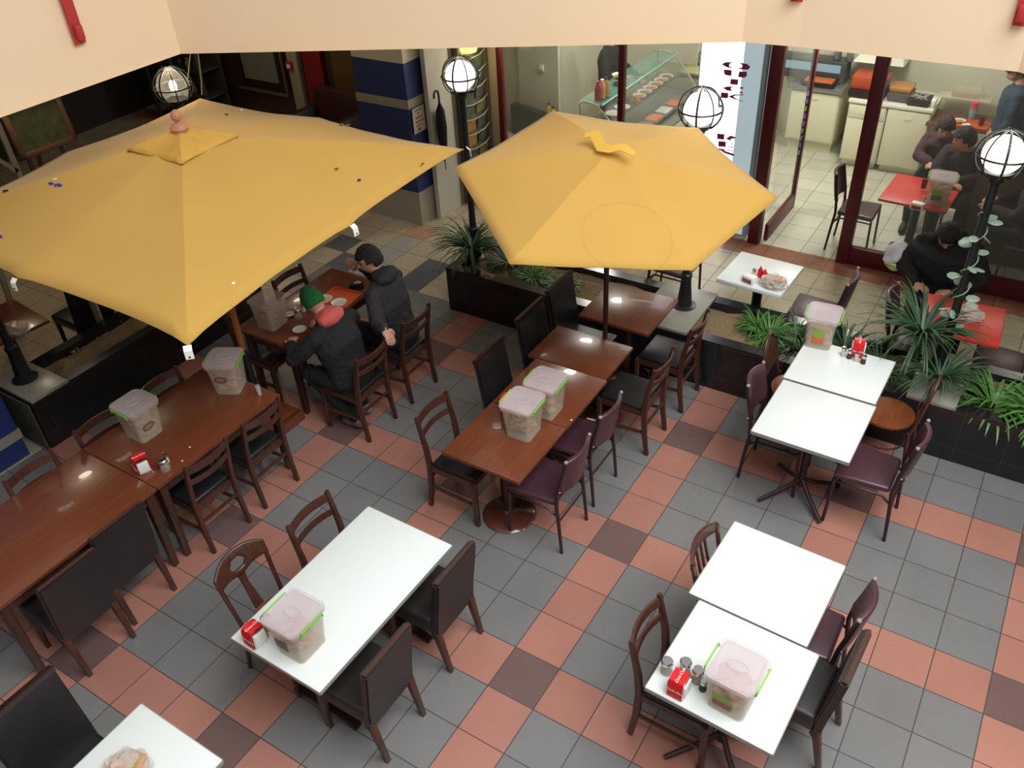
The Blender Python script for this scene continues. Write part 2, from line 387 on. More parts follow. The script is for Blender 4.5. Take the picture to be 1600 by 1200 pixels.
# ------------------------------------------------------------------ planters
def planter(name, label, x0, x1, y0, y1, h, rim, slabs, along='x'):
    t = thing(name, label, 'planter', ((x0+x1)/2, (y0+y1)/2, 0)); cx, cy = (x0+x1)/2, (y0+y1)/2
    X0, X1, Y0, Y1 = x0-cx, x1-cx, y0-cy, y1-cy
    mb = MB()
    mb.box((0, Y0+rim/2, h/2), (X1-X0, rim, h)); mb.box((0, Y1-rim/2, h/2), (X1-X0, rim, h))
    mb.box((X0+rim/2, 0, h/2), (rim, Y1-Y0-2*rim, h)); mb.box((X1-rim/2, 0, h/2), (rim, Y1-Y0-2*rim, h))
    obj('tiled_wall', mb, tile_wall, t)
    b = bmesh.new(); bmesh.ops.create_grid(b, x_segments=60, y_segments=60, size=.5)
    for v in b.verts:
        v.co.x *= (X1-X0-2*rim); v.co.y *= (Y1-Y0-2*rim); v.co.z = h-.07+.03*noise.noise(v.co*6)+.012*noise.noise(v.co*40)
    m2 = MB(); m2.add(b); s_ = obj('soil', m2, M_soil, t); s_['kind'] = 'stuff'
    for a, c in slabs:
        m3 = MB()
        if along == 'x': m3.box(((a+c)/2-cx, 0, h+.005), (c-a, Y1-Y0+.01, .03), r=.004)
        else: m3.box((0, (a+c)/2-cy, h+.005), (X1-X0+.01, c-a, .03), r=.004)
        obj('ledge_slab', m3, M_slabtile, t)
    return t
def stone_tiles(name):
    m = mat(name, (.016, .016, .018), .17); nt = m.node_tree; b = nt.nodes['Principled BSDF']; g = NG(nt)
    tc = nt.nodes.new('ShaderNodeTexCoord'); sp = nt.nodes.new('ShaderNodeSeparateXYZ'); nt.links.new(tc.outputs['Object'], sp.inputs[0])
    e = None
    for i in range(3):
        f = g.m('FRACT', g.m('DIVIDE', g.m('ADD', sp.outputs[i], 50+.013*i), .33)); k = g.m('MINIMUM', f, g.m('SUBTRACT', 1, f))
        e = k if e is None else g.m('MINIMUM', e, k)
    line = g.m('LESS_THAN', e, .009)
    nt.links.new(g.mix(line, (.014, .014, .016), (.032, .031, .029)), b.inputs['Base Color'])
    return m
tile_wall = stone_tiles('black polished stone cladding')
pl_far = planter('stone_planter', 'long black stone planter with soil and green plants along the shop walkway', -2.79, 4.6, 2.2, 2.93, .49, .11, [(-.72, -.2), (1.62, 1.98)])
pl_left = planter('stone_planter', 'black stone planter of litter-strewn soil left of the long brown tables', -5.13, -4.55, -1.28, 1.3, .49, .11, [(-1.27, -.92)], 'y')
mb = MB(); mb.box((-4.84, -1.3, .24), (.56, .02, .48)); o = obj('end_panel', mb, mat('mottled peeling plaster', rgb(70, 70, 54), .8, var=.9, scale=12), pl_left)
o.location = (4.84, -.01, 0)
mb = MB(); random.seed(31)
for k in range(90): mb.box((random.uniform(-.14, .14), random.uniform(-.8, 1.15), .445+random.uniform(0, .03)), (random.uniform(.008, .025), .012, .006), rot=Matrix.Rotation(random.uniform(0, 3), 3, 'Z'))
o = obj('litter', mb, mat('pale litter chips', rgb(140, 136, 110), .8, var=.5, scale=20), pl_left); o['kind'] = 'stuff'

# ------------------------------------------------------------------ shop front (line y = 5)
def fr(name, boxes, parent=None, m=None, r=.008):
    mb = MB()
    for c, s_ in boxes: mb.box(c, s_, r=r)
    return obj(name, mb, m or M_frame, parent)
def frame_struct(name, boxes):
    o = fr(name, boxes); o['kind'] = 'structure'; return o
Y = 5.0
frame_struct('window_frame', [((-3.86, Y, 1.35), (.07, .08, 2.7)), ((-2.24, Y, 1.35), (.07, .08, 2.7)), ((-2.6, Y, 2.72), (2.6, .08, .1)), ((-2.6, Y, .06), (2.6, .08, .12))])
frame_struct('door_frame', [((-.53, Y, 1.4), (.13, .11, 2.8)), ((.455, Y, 1.4), (.125, .11, 2.8)), ((-.04, Y, 2.8), (.9, .1, .1))])
frame_struct('window_frame', [((2.05, Y, .1), (3.1, .07, .2)), ((2.05, Y, 2.72), (3.1, .07, .1)), ((2.62, Y, 1.4), (.1, .09, 2.6))])
def pane(name, c, s_):
    mb = MB(); mb.box(c, s_); return struct(name, mb, M_pane)
pane('window_1', (-3.05, Y, 1.4), (1.55, .012, 2.5)); pane('window_2', (-1.8, Y, 1.4), (.82, .012, 2.5))
pane('window_3', (1.55, Y, 1.43), (2.06, .012, 2.48)); pane('window_4', (3.1, Y, 1.43), (.86, .012, 2.48))
# open glass door leaf, folded back into the shop
t = thing('door_1', 'glazed shop door standing open with dark red frame', 'door', (-.43, 5.06, 0)); t['kind'] = 'structure'
for k in ('label', 'category'): del t[k]
fr('door_rail', [((0, .5, .1), (.045, .96, .2)), ((0, .5, 2.35), (.045, .96, .1))], t)
fr('door_stile', [((0, .97, 1.2), (.05, .07, 2.4))], t)
mb = MB(); mb.box((0, .5, 1.25), (.01, .9, 2.1)); obj('glass', mb, M_pane, t)
mb = MB(); cs = []
for k in range(9):
    z = 1.42-k*.085
    mb.box((.011, .86, z), (.004, .10+.03*math.sin(k*2), .05), rot=Matrix.Rotation(-.35, 3, 'X'), mi=k % 3)
obj('door_sticker', mb, [mat('violet sticker', rgb(120, 92, 150), .5), mat('blue sticker', rgb(72, 84, 150), .5), mat('green sticker', rgb(96, 140, 90), .5)], t)
# illuminated vertical sign beside the door
SIGN = [[(-1.075, 1.93), (-1.046, 1.948), (-0.986, 1.955), (-1.011, 1.938), (-1.013, 1.922), (-0.981, 1.911), (-1.029, 1.911)], [(-0.898, 1.957), (-0.837, 1.955), (-0.805, 1.937), (-0.819, 1.916), (-0.859, 1.91), (-0.917, 1.914), (-0.874, 1.922), (-0.869, 1.942)], [(-1.052, 1.872), (-0.989, 1.875), (-0.987, 1.832), (-1.034, 1.832), (-1.049, 1.846)], [(-0.889, 1.872), (-0.828, 1.877), (-0.825, 1.845), (-0.843, 1.832), (-0.893, 1.83)], [(-0.971, 1.787), (-0.909, 1.79), (-0.908, 1.749), (-0.97, 1.747)], [(-1.037, 1.693), (-1.007, 1.707), (-0.956, 1.714), (-0.975, 1.698), (-0.962, 1.678), (-1.004, 1.677)], [(-0.897, 1.715), (-0.844, 1.724), (-0.843, 1.711)], [(-0.896, 1.671), (-0.841, 1.676), (-0.844, 1.666)], [(-1.059, 1.636), (-0.998, 1.639), (-0.997, 1.598), (-1.058, 1.595)], [(-0.966, 1.614), (-0.916, 1.636), (-0.841, 1.646), (-0.841, 1.641), (-0.908, 1.628), (-0.924, 1.618), (-0.899, 1.605), (-0.835, 1.591), (-0.912, 1.6)], [(-1.056, 1.192), (-0.994, 1.197), (-0.994, 1.152), (-1.054, 1.149)], [(-0.952, 1.162), (-0.916, 1.193), (-0.869, 1.187), (-0.878, 1.175), (-0.913, 1.167), (-0.901, 1.153), (-0.926, 1.156)], [(-1.034, 1.112), (-0.971, 1.118), (-0.968, 1.074), (-1.032, 1.069)], [(-0.965, 1.075), (-0.882, 1.078), (-0.881, 1.071)], [(-0.922, 1.118), (-0.879, 1.118), (-0.882, 1.111)], [(-1.018, 1.033), (-0.885, 1.038), (-0.884, 1.032), (-0.964, 1.031), (-0.955, 1.022), (-0.871, 1.008), (-0.876, 0.992), (-0.954, 1.004)]]
t = thing('light_box_sign', 'tall glowing white sign panel with magenta letters beside the shop door', 'sign', (-.98, 5.0, 0))
fr('sign_case', [((0, .03, 1.3), (.72, .13, 2.5))], t, mat('pale blue grey sign case', rgb(150, 170, 185), .35, var=.1, scale=1.5))
mb = MB(); mb.box((-.115, -.04, 1.3), (.45, .02, 2.44)); obj('lit_panel', mb, mat('lit acrylic', (1, 1, 1), .3, emit=2.2, ecol=(.96, 1, 1)), t)
mb = MB(); mb.box((.21, -.04, 1.3), (.20, .02, 2.44)); obj('side_panel', mb, mat('dim lit acrylic', rgb(190, 215, 228), .15, emit=.42, ecol=(.62, .78, .86)), t)
mb = MB()
for poly in SIGN:
    P = [(x+.98, z) for x, z in poly]; cx_ = sum(p[0] for p in P)/len(P); cz_ = sum(p[1] for p in P)/len(P); P = [(cx_+(x-cx_)*1.3, cz_+(z-cz_)*1.35) for x, z in P]
    mb.prism(P, 0, .006, Matrix.Translation((0, -.052, 0)) @ Matrix.Rotation(PI/2, 4, 'X'))
obj('lettering', mb, mat('magenta lettering', rgb(150, 44, 100), .5), t, smooth=False)

# ------------------------------------------------------------------ red railing brackets on the parapet
def bracket(loc, rz, label):
    mb = MB()
    mb.path([(0, -.03, .62), (0, -.03, .2), (0, -.028, 0)], .085, .012, r=.003)
    mb.box((0, -.06, .42), (.05, .05, .10), r=.01); mb.box((0, -.055, .08), (.05, .045, .10), r=.01)
    mb.box((0, -.005, .45), (.08, .012, .10), r=.003)
    return single('railing_bracket', mb, M_redpaint, label, 'bracket', loc, rz)
bracket((-3.925, -.18, 3.17), PI/2, 'red steel railing bracket on the left cream parapet')
bracket((.25, 2.565, 3.185), 0, 'tip of a red steel bracket at the top edge, above the lit shop sign')
bracket((1.635, 2.565, 3.16), 0, 'red steel railing bracket at the right end of the cream parapet')

# ------------------------------------------------------------------ tables
def table(name, label, cat, cx, cy, wx, wy, rz, top_m, legs, z=.75, th=.03, edge_m=None, group=None):
    t = thing(name, label, cat, (cx, cy, 0), rz, group)
    mb = MB(); mb.box((0, 0, z-th/2), (wx, wy, th), r=.006); o = obj('tabletop', mb, [top_m], t)
    if edge_m:
        mb = MB(); bw = .004
        for sx in (-1, 1): mb.box((sx*(wx/2+.001), 0, z-th/2), (bw, wy-.004, th-.004))
        for sy in (-1, 1): mb.box((0, sy*(wy/2+.001), z-th/2), (wx-.004, bw, th-.004))
        obj('edge_band', mb, edge_m, t)
    if legs == 'four':
        mb = MB(); a = .04
        for sx in (-1, 1): mb.box((sx*(wx/2-a-.01), 0, z-th-.045), (.02, wy-.16, .09))
        for sy in (-1, 1): mb.box((0, sy*(wy/2-a-.01), z-th-.045), (wx-.16, .02, .09))
        obj('apron', mb, M_wood2, t)
        for sx in (-1, 1):
            for sy in (-1, 1):
                mb = MB(); x, y = sx*(wx/2-.055), sy*(wy/2-.055)
                mb.taper((x, y, 0), (.045, .045), (x, y, z-th), (.062, .062), r=.004); obj('leg', mb, M_wood2, t)
    elif legs == 'disc':
        mb = MB(); mb.lathe([(.20, 0), (.205, .012), (.18, .03), (.06, .05), (.038, .07)]); obj('base', mb, wood('glossy brown pedestal', rgb(84, 44, 32), rgb(100, 54, 38), .2, coat=.5), t)
        mb = MB(); mb.lathe([(.036, .05), (.036, z-.06)], n=20); obj('column', mb, M_wood2, t)
        mb = MB(); mb.box((0, 0, z-.05), (wx*.6, .07, .035)); mb.box((0, 0, z-.05), (.07, wy*.6, .034)); obj('bracket', mb, M_wood2, t)
    elif legs == 'cross':
        mb = MB(); mb.lathe([(.028, .10), (.028, z-.05)], n=16); obj('column', mb, M_maroonmetal, t)
        for k in range(4):
            a = PI/4+k*PI/2; mb = MB()
            mb.tube([(0, 0, .17), (.12*math.cos(a), .12*math.sin(a), .10), (.33*math.cos(a), .33*math.sin(a), .022)], [.018, .018, .016], 8); obj('foot', mb, M_maroonmetal, t)
        mb = MB(); mb.box((0, 0, z-.045), (wx*.6, .05, .025)); mb.box((0, 0, z-.045), (.05, wy*.6, .024)); obj('bracket', mb, M_maroonmetal, t)
    elif legs == 'double':
        for s in (-1, 1):
            mb = MB(); mb.box((0, s*.36, z/2-.02), (.06, .05, z-.06), r=.004); obj('column', mb, M_maroonmetal, t)
            mb = MB(); mb.path([(-.26, s*.36, .02), (-.1, s*.36, .05), (.1, s*.36, .05), (.26, s*.36, .02)], .05, .035, side=(0, 1, 0), r=.005); obj('foot', mb, M_maroonmetal, t)
        mb = MB(); mb.box((0, 0, z-.05), (.06, 1.0, .03)); obj('bracket', mb, M_maroonmetal, t)
    elif legs == 'post':
        mb = MB(); mb.lathe([(.045, 0), (.045, z-.03)], n=20); obj('column', mb, M_blackmetal, t)
        mb = MB(); mb.box((0, 0, .015), (.42, .42, .03), r=.01); obj('base', mb, M_blackmetal, t)
    return t
G_brown = 'brown tables joined in the middle row'
table('dining_table', 'long brown wooden table at far end of left row, red napkin box on it', 'table', -2.90, -.98, .82, 1.19, 0, M_table, 'four')
table('dining_table', 'long brown wooden table at near end of left row, cut by the left frame edge', 'table', -2.90, -2.175, .82, 1.19, 0, M_table, 'four')
table('dining_table', 'brown wooden table where two men eat under the large yellow umbrella', 'table', -3.17, .725, .62, 1.21, 0, M_table, 'four')
table('cafe_table', 'nearest brown cafe table of middle row on round glossy pedestal', 'table', -.67, 0.0, .64, .645, 0, M_table, 'disc')
table('cafe_table', 'second brown cafe table of middle row, under rear bread box', 'table', -.67, .65, .64, .645, 0, M_table, 'disc')
table('cafe_table', 'third brown cafe table of middle row with lamp reflection on top', 'table', -.72, 1.225, .70, .49, 0, M_table, 'disc')
table('cafe_table', 'brown cafe table standing apart against the black planter, behind umbrella pole', 'table', -.67, 2.0, .66, .62, 0, M_table, 'disc')
table('dining_table', 'long white table left of centre with bread box and red napkin box', 'table', -.765, -1.595, .68, 1.20, -.01, M_white, 'double', edge_m=M_edge)
table('cafe_table', 'far empty white table of the front right pair', 'table', 1.345, -.30, .69, .665, -.04, M_white, 'cross', edge_m=M_edge)
table('cafe_table', 'near white table of the front right pair, with bread box', 'table', 1.39, -.985, .69, .67, -.04, M_white, 'cross', edge_m=M_edge)
table('cafe_table', 'far white table beside the planter, with bread box at its back corner', 'table', 1.14, 1.94, .68, .60, -.01, M_white, 'cross', edge_m=M_edge)
table('cafe_table', 'near empty white table beside the planter on splayed metal feet', 'table', 1.145, 1.27, .68, .69, -.01, M_white, 'cross', edge_m=M_edge)
table('cafe_table', 'white table at bottom left corner holding a bagged bread basket', 'table', -.905, -3.08, .62, .70, 0, M_white, 'cross', edge_m=M_edge)
table('cafe_table', 'white square table on black post beyond the planter by shop door', 'table', .12, 3.08, .60, .58, -.04, M_white, 'post', th=.04)
table('cafe_table', 'red table outside the shop window, behind the spiky plant', 'table', 1.80, 3.10, .62, .60, .04, M_redtop, 'post')
table('cafe_table', 'red table inside the shop window with white bread box', 'table', 1.01, 5.42, .66, .72, -.04, M_redtop, 'post')
table('cafe_table', 'dark brown table inside the shop holding orange tray', 'table', 1.03, 7.68, .74, .56, -.02, mat('dull brown laminate', rgb(98, 66, 50), .5, var=.1), 'post')
table('cafe_table', 'small brown table left of the left planter with bagged bread basket', 'table', -5.50, -.83, .66, .55, -.1, M_table, 'post')

# ------------------------------------------------------------------ chairs (sitter faces local +y)
def ladder_chair():
    t = thing('ladder_back_chair', '', 'chair')
    mb = MB(); mb.box((0, .01, .452), (.37, .36, .04), r=.016, seg=3); obj('seat', mb, M_black, t)
    mb = MB()
    mb.box((0, .19, .41), (.36, .022, .05)); mb.box((0, -.18, .41), (.34, .022, .05))
    for s in (-1, 1): mb.box((s*.178, .0, .41), (.022, .37, .05))
    obj('seat_frame', mb, M_wood, t)
    for s in (-1, 1):
        mb = MB(); mb.taper((s*.182, .205, 0), (.034, .034), (s*.182, .195, .43), (.04, .036), r=.004); obj('leg', mb, M_wood, t)
        mb = MB(); mb.path([(s*.18, -.235, 0), (s*.18, -.205, .22), (s*.18, -.195, .43), (s*.18, -.21, .60), (s*.18, -.25, .80), (s*.18, -.262, .865)], [.03, .034, .036, .034, .03, .028], [.034, .04, .042, .038, .03, .026], r=.004)
        obj('leg', mb, M_wood, t)
        mb = MB(); mb.beam((s*.18, .19, .20), (s*.18, -.20, .22), .018, .022); obj('stretcher', mb, M_wood, t)
    def slat(z, h, th, bow):
        mb = MB(); P = []
        for i in range(9):
            u = -1+i/4; P.append((u*.168, -.200-(z-.5)*.18-bow*(1-u*u), z))
        mb.path(P, h, th, side=(0, -.15, 1), r=.003); return mb
    obj('top_rail', slat(.815, .062, .018, .035), M_wood, t); obj('back_slat', slat(.70, .046, .016, .032), M_wood, t)
    mb = MB(); mb.beam((-.17, -.21, .30), (.17, -.21, .30), .02, .018, side=(0, 1, 0)); obj('stretcher', mb, M_wood, t)
    return t
def parsons_chair():
    t = thing('upholstered_chair', '', 'chair')
    mb = MB(); mb.box((0, .03, .41), (.41, .40, .13), r=.03, seg=3); obj('seat', mb, M_choco, t)
    mb = MB(); mb.path([(0, -.175, .30), (0, -.195, .50), (0, -.225, .70), (0, -.245, .855)], .405, .055, r=.012); obj('backrest', mb, M_choco, t)
    mb = MB(); mb.path([(-.195, -.252, .862), (.195, -.252, .862)], .026, .010, side=(0, 1, 0), r=.003); obj('top_trim', mb, M_wood, t)
    for s in (-1, 1):
        mb = MB(); mb.taper((s*.175, .195, 0), (.03, .03), (s*.175, .19, .36), (.045, .045), r=.003); obj('leg', mb, M_wood, t)
        mb = MB(); mb.taper((s*.172, -.25, 0), (.03, .03), (s*.175, -.18, .36), (.045, .045), r=.003); obj('leg', mb, M_wood, t)
    return t
def tall_chair():
    t = thing('high_back_chair', '', 'chair')
    mb = MB(); mb.box((0, .02, .42), (.41, .42, .09), r=.025, seg=3); obj('seat', mb, M_black, t)
    mb = MB(); mb.path([(0, -.165, .34), (0, -.19, .55), (0, -.225, .80), (0, -.25, .965)], .42, .04, r=.012); obj('backrest', mb, M_black, t)
    mb = MB(); mb.path([(0, -.246, .952), (0, -.252, .99)], .425, .048, r=.006); obj('top_rail', mb, mat('dark lacquered rail', rgb(44, 24, 22), .2), t)
    for s in (-1, 1):
        for y, y0 in ((.19, .20), (-.17, -.21)):
            mb = MB(); mb.taper((s*.18, y0, 0), (.028, .028), (s*.18, y, .40), (.036, .036), r=.003); obj('leg', mb, M_blackmetal, t)
    return t
def vinyl_chair():
    t = thing('metal_frame_chair', '', 'chair')
    mb = MB(); mb.box((0, .01, .455), (.39, .38, .05), r=.022, seg=3)
    for v in mb.bm.verts: v.co.x *= 1+.08*(v.co.y/.2)
    obj('seat', mb, M_purple, t)
    mb = MB()
    P = []
    b = bmesh.new(); bmesh.ops.create_grid(b, x_segments=14, y_segments=14, size=.5)
    for v in b.verts:
        u, h = v.co.x*2, v.co.y+.5; ww = .155+.022*math.sin(h*PI)
        bow = .045*(1-u*u)
        z = .56+h*.31+(.0 if h < .5 else .012*(1-u*u)*(h-.5)*2)
        v.co = Vector((u*ww, -.205-.10*h*.55-bow, z))
    mb.add(b); o = obj('backrest', mb, M_purple, t)
    bpy.context.view_layer.objects.active = o
    md = o.modifiers.new('s', 'SOLIDIFY'); md.thickness = .034; md.offset = 0
    md = o.modifiers.new('b', 'BEVEL'); md.width = .012; md.segments = 3
    bake(o)
    for s in (-1, 1):
        mb = MB(); mb.tube([(s*.19, -.235, 0), (s*.188, -.215, .25), (s*.185, -.195, .45), (s*.18, -.21, .60), (s*.172, -.25, .78), (s*.165, -.265, .87)], [.012, .0135, .0145, .014, .013, .012], 10); obj('leg', mb, M_maroonmetal, t)
        mb = MB(); mb.tube([(s*.20, .20, 0), (s*.195, .185, .43)], .0125, 10); obj('leg', mb, M_maroonmetal, t)
        mb = MB(); mb.tube([(s*.19, -.19, .36), (s*.19, -.14, .405), (s*.19, .10, .405), (s*.19, .185, .40)], .009, 8); obj('side_rail', mb, M_maroonmetal, t)
        mb = MB(); mb.ball((s*.165, -.266, .873), .0145, 2); mb.ball((s*.19, -.228, .60), .008, 1); obj('cap', mb, M_chrome if s > 5 else mat('grey cap', rgb(150, 140, 140), .3), t)
    mb = MB(); mb.tube([(-.185, -.21, .30), (.185, -.21, .30)], .008, 8); obj('stretcher', mb, M_maroonmetal, t)
    return t
def bent_chair(kind):
    def f():
        t = thing('bentwood_chair', '', 'chair')
        mb = MB(); mb.lathe([(.0, 0), (.17, 0), (.195, .012), (.195, .03), (.17, .034), (0, .026)], (0, .01, .43), sx=1, sy=1.02, n=32); obj('seat', mb, wood('polished seat wood', rgb(112, 60, 34), rgb(132, 72, 40), .22, coat=.4), t)
        mb = MB(); P = []; z0 = .80
        if kind == 'crest':
            # wide curved crest plate with one oval opening near the middle
            N, K_ = 36, 12; b = bmesh.new(); G = {}
            def pt(i, j):
                u = -1+2*i/N; tp = .885-.05*abs(u)**2.5; bt = .745-.015*(1-u*u)-.03*math.exp(-(u/.35)**2); z = bt+(tp-bt)*j/K_
                return Vector((u*.20, -.245-.055*(1-u*u)-(z-.8)*.25, z))
            for i in range(N+1):
                for j in range(K_+1): G[i, j] = b.verts.new(pt(i, j))
            for i in range(N):
                for j in range(K_):
                    c = (pt(i, j)+pt(i+1, j+1))/2
                    if ((c.x-.0)/.055)**2+((c.z-.785)/.042)**2 < 1: continue
                    b.faces.new((G[i, j], G[i+1, j], G[i+1, j+1], G[i, j+1]))
            for v in [v for v in b.verts if not v.link_faces]: b.verts.remove(v)
            mb.add(b); o = obj('crest_rail', mb, M_wood, t); md = o.modifiers.new('t', 'SOLIDIFY'); md.thickness = .018; md.offset = 0; md = o.modifiers.new('s', 'SMOOTH'); md.iterations = 3; bake(o)
            mb = MB(); mb.path([(0, -.292, .745), (0, -.27, .62), (0, -.20, .45)], [.06, .045, .07], .012, r=.003); obj('splat', mb, M_wood, t)
        elif kind == 'spindle':
            mb.path([(u*.19, -.262-.05*(1-u*u), z0+.03-.02*u*u) for u in [-1+i/6 for i in range(13)]], [.075+.02*(1-(-1+i/6)**2) for i in range(13)], .02, side=(0, -.1, 1), r=.004); obj('crest_rail', mb, M_wood, t)
            for x in (-.09, -.03, .03, .09):
                mb = MB(); mb.path([(x*.9, -.18, .46), (x, -.26, .62), (x, -.30, .79)], .024, .012, r=.003); obj('spindle', mb, M_wood, t)
        else:
            hoop = [(.17*math.cos(a), -.22-.05*math.sin(a), .56+.32*math.sin(a)) for a in [PI*i/14 for i in range(15)]]
            mb.tube([(.165, -.19, .44)]+hoop+[(-.165, -.19, .44)], .012, 10); obj('back_hoop', mb, M_wood, t)
            mb = MB(); b = bmesh.new(); vs = []
            P2 = [(.145*math.cos(a), -.222-.045*math.sin(a), .60+.255*math.sin(a)) for a in [PI*i/14 for i in range(15)]]
            fv = [b.verts.new(p) for p in P2]; bv = [b.verts.new((p[0], p[1]+.016, p[2])) for p in P2]
            b.faces.new(fv); b.faces.new(bv[::-1])
            for i in range(len(fv)): j = (i+1) % len(fv); b.faces.new((fv[i], fv[j], bv[j], bv[i]))
            bmesh.ops.recalc_face_normals(b, faces=b.faces); mb.add(b); obj('backrest', mb, M_wood, t)
        for s in (-1, 1):
            mb = MB(); top = .83 if kind != 'hoop' else .46
            P = [(s*.185, -.24, 0), (s*.175, -.20, .25), (s*.17, -.185, .45)]+([(s*.178, -.22, .62), (s*.188, -.26, top)] if kind != 'hoop' else [])
            mb.tube(P, .015, 8); obj('leg', mb, M_wood, t)
            mb = MB(); mb.tube([(s*.18, .19, 0), (s*.15, .14, .43)], [.012, .017], 8); obj('leg', mb, M_wood, t)
        mb = MB(); mb.tube([(.16*math.cos(2*PI*i/20), .16*math.sin(2*PI*i/20), .22) for i in range(20)], .008, 6, closed=True); obj('stretcher', mb, M_wood, t)
        return t
    return f
E_, W_ = PI/2, -PI/2          # E_: faces -x (stands east of its table);  W_: faces +x
def chair(kind, mid, rz, label, off=.25, group=None):
    mk = dict(ladder=ladder_chair, parsons=parsons_chair, tall=tall_chair, vinyl=vinyl_chair, crest=bent_chair('crest'), spindle=bent_chair('spindle'), hoop=bent_chair('hoop'))[kind]
    f = Vector((-math.sin(rz), math.cos(rz)))      # facing
    return place(kind, mk, (mid[0]+f.x*off, mid[1]+f.y*off, 0), rz, label)
chair('ladder', (-1.27, -.03), W_, 'brown ladder-back chair at the near left corner of the middle brown tables')
chair('tall', (-1.20, .63), W_+.05, 'black high-backed chair left of middle row, nearest of its three')
chair('tall', (-1.22, 1.27), W_, 'black high-backed chair left of middle row, second of its three')
chair('tall', (-1.22, 1.76), W_, 'black high-backed chair left of middle row, farthest, against the planter')
chair('vinyl', (-.12, .05), E_, 'aubergine vinyl chair right of middle row, nearer of the two')
chair('vinyl', (-.14, .58), E_, 'aubergine vinyl chair right of middle row, farther of the two')
chair('ladder', (-.04, 1.30), E_, 'brown ladder-back chair right of middle row, behind the aubergine chairs')
chair('ladder', (-.01, 1.94), E_, 'brown ladder-back chair against the planter, right of umbrella pole')
chair('vinyl', (.665, 1.42), W_, 'aubergine chair left of the empty white table beside the planter')
chair('hoop', (.59, 1.95), W_, 'brown chair with rounded hoop back, left of planter-side white table')
chair('hoop', (1.80, 1.98), E_, 'brown chair with polished round wooden seat, right of planter-side white table')
chair('vinyl', (1.83, 1.29), E_, 'aubergine chair pulled out at the right of planter-side white table')
chair('crest', (-1.42, -1.80), W_, 'brown bentwood chair with pierced curved crest, left of long white table')
chair('ladder', (-1.33, -1.28), W_, 'brown ladder-back chair at far left of the long white table')
chair('parsons', (-.26, -1.18), E_, 'dark upholstered chair right of long white table, farther of two')
chair('parsons', (-.23, -1.86), E_, 'dark upholstered chair right of long white table, nearer of two')
chair('ladder', (.89, -.98), W_, 'brown ladder-back chair left of the front right white tables')
chair('spindle', (.96, -.30), W_, 'brown spindle-back chair left of the empty front right table')
chair('vinyl', (1.86, -.28), E_, 'dark aubergine chair right of the empty front right table')
chair('parsons', (1.925, -.66), E_-.05, 'black leather chair with wood trim, right of front right tables')
chair('ladder', (-2.36, -1.23), E_, 'brown ladder-back chair at the left row, beside the red napkin box')
chair('ladder', (-2.36, -.70), E_, 'brown ladder-back chair at the left row, second, near its far end')
chair('parsons', (-2.36, -1.97), E_, 'dark upholstered chair right of left row, farther of two')
chair('parsons', (-2.28, -2.39), E_, 'dark upholstered chair right of left row, nearer of two')
chair('ladder', (-3.34, -1.94), W_, 'brown ladder-back chair behind left row, nearest to the left frame edge')
chair('ladder', (-3.38, -1.36), W_, 'brown ladder-back chair behind left row, mostly hidden by bread box')
chair('ladder', (-3.37, -.80), W_, 'brown ladder-back chair behind left row, under umbrella tip')
chair('ladder', (-2.13, .32), E_, 'brown ladder-back chair on which the man in the green cap sits', off=.27)
chair('ladder', (-2.13, .92), E_, 'brown ladder-back chair on which the black-haired man sits', off=.27)
chair('ladder', (-3.64, .92), W_, 'empty brown ladder-back chair across from the two men')
chair('ladder', (-3.64, .32), W_, 'empty brown ladder-back chair partly under umbrella edge behind open box')
chair('tall', (-1.62, -3.10), W_, 'black high-backed chair in the bottom left corner')
chair('vinyl', (.88, 3.16), E_, 'aubergine chair beyond the planter, right of the white post table')
chair('vinyl', (1.27, 3.06), W_, 'dark aubergine chair at the red table outside the shop window')
chair('vinyl', (2.42, 3.08), E_, 'dark aubergine chair at the right frame edge beyond the planter')
chair('vinyl', (.20, 5.36), W_, 'slim dark metal chair inside the shop by the door')
chair('tall', (-5.25, -.10), PI*.5, 'black high-backed chair beyond the left planter, nearer of two', group=None)
chair('tall', (-5.5, .55), PI*.5, 'black high-backed chair beyond the left planter, farther of two')
chair('vinyl', (-1.05, 3.35), W_+.0, 'dark chair beyond the planter, almost hidden by small umbrella')

# ------------------------------------------------------------------ umbrellas
def cloth_mat(name, stain=None):
    m = mat(name, rgb(194, 152, 70), .85, var=.08, scale=1.6, bump=.15, bscale=4); nt = m.node_tree; b = nt.nodes['Principled BSDF']
    b.inputs['Sheen Weight'].default_value = .1
    if stain:
        g = NG(nt); tc = nt.nodes.new('ShaderNodeTexCoord'); sp = nt.nodes.new('ShaderNodeSeparateXYZ'); nt.links.new(tc.outputs['Object'], sp.inputs[0])
        dx = g.m('DIVIDE', g.m('SUBTRACT', sp.outputs[0], stain[0]), stain[2]); dy = g.m('DIVIDE', g.m('SUBTRACT', sp.outputs[1], stain[1]), stain[3])
        r = g.m('SQRT', g.m('ADD', g.m('MULTIPLY', dx, dx), g.m('MULTIPLY', dy, dy)))
        ring = g.m('LESS_THAN', g.m('ABSOLUTE', g.m('SUBTRACT', r, 1)), .035)
        src = b.inputs['Base Color'].links[0].from_socket
        nt.links.new(g.mix(g.m('MULTIPLY', ring, .3), src, rgb(176, 136, 66)), b.inputs['Base Color'])
    return m
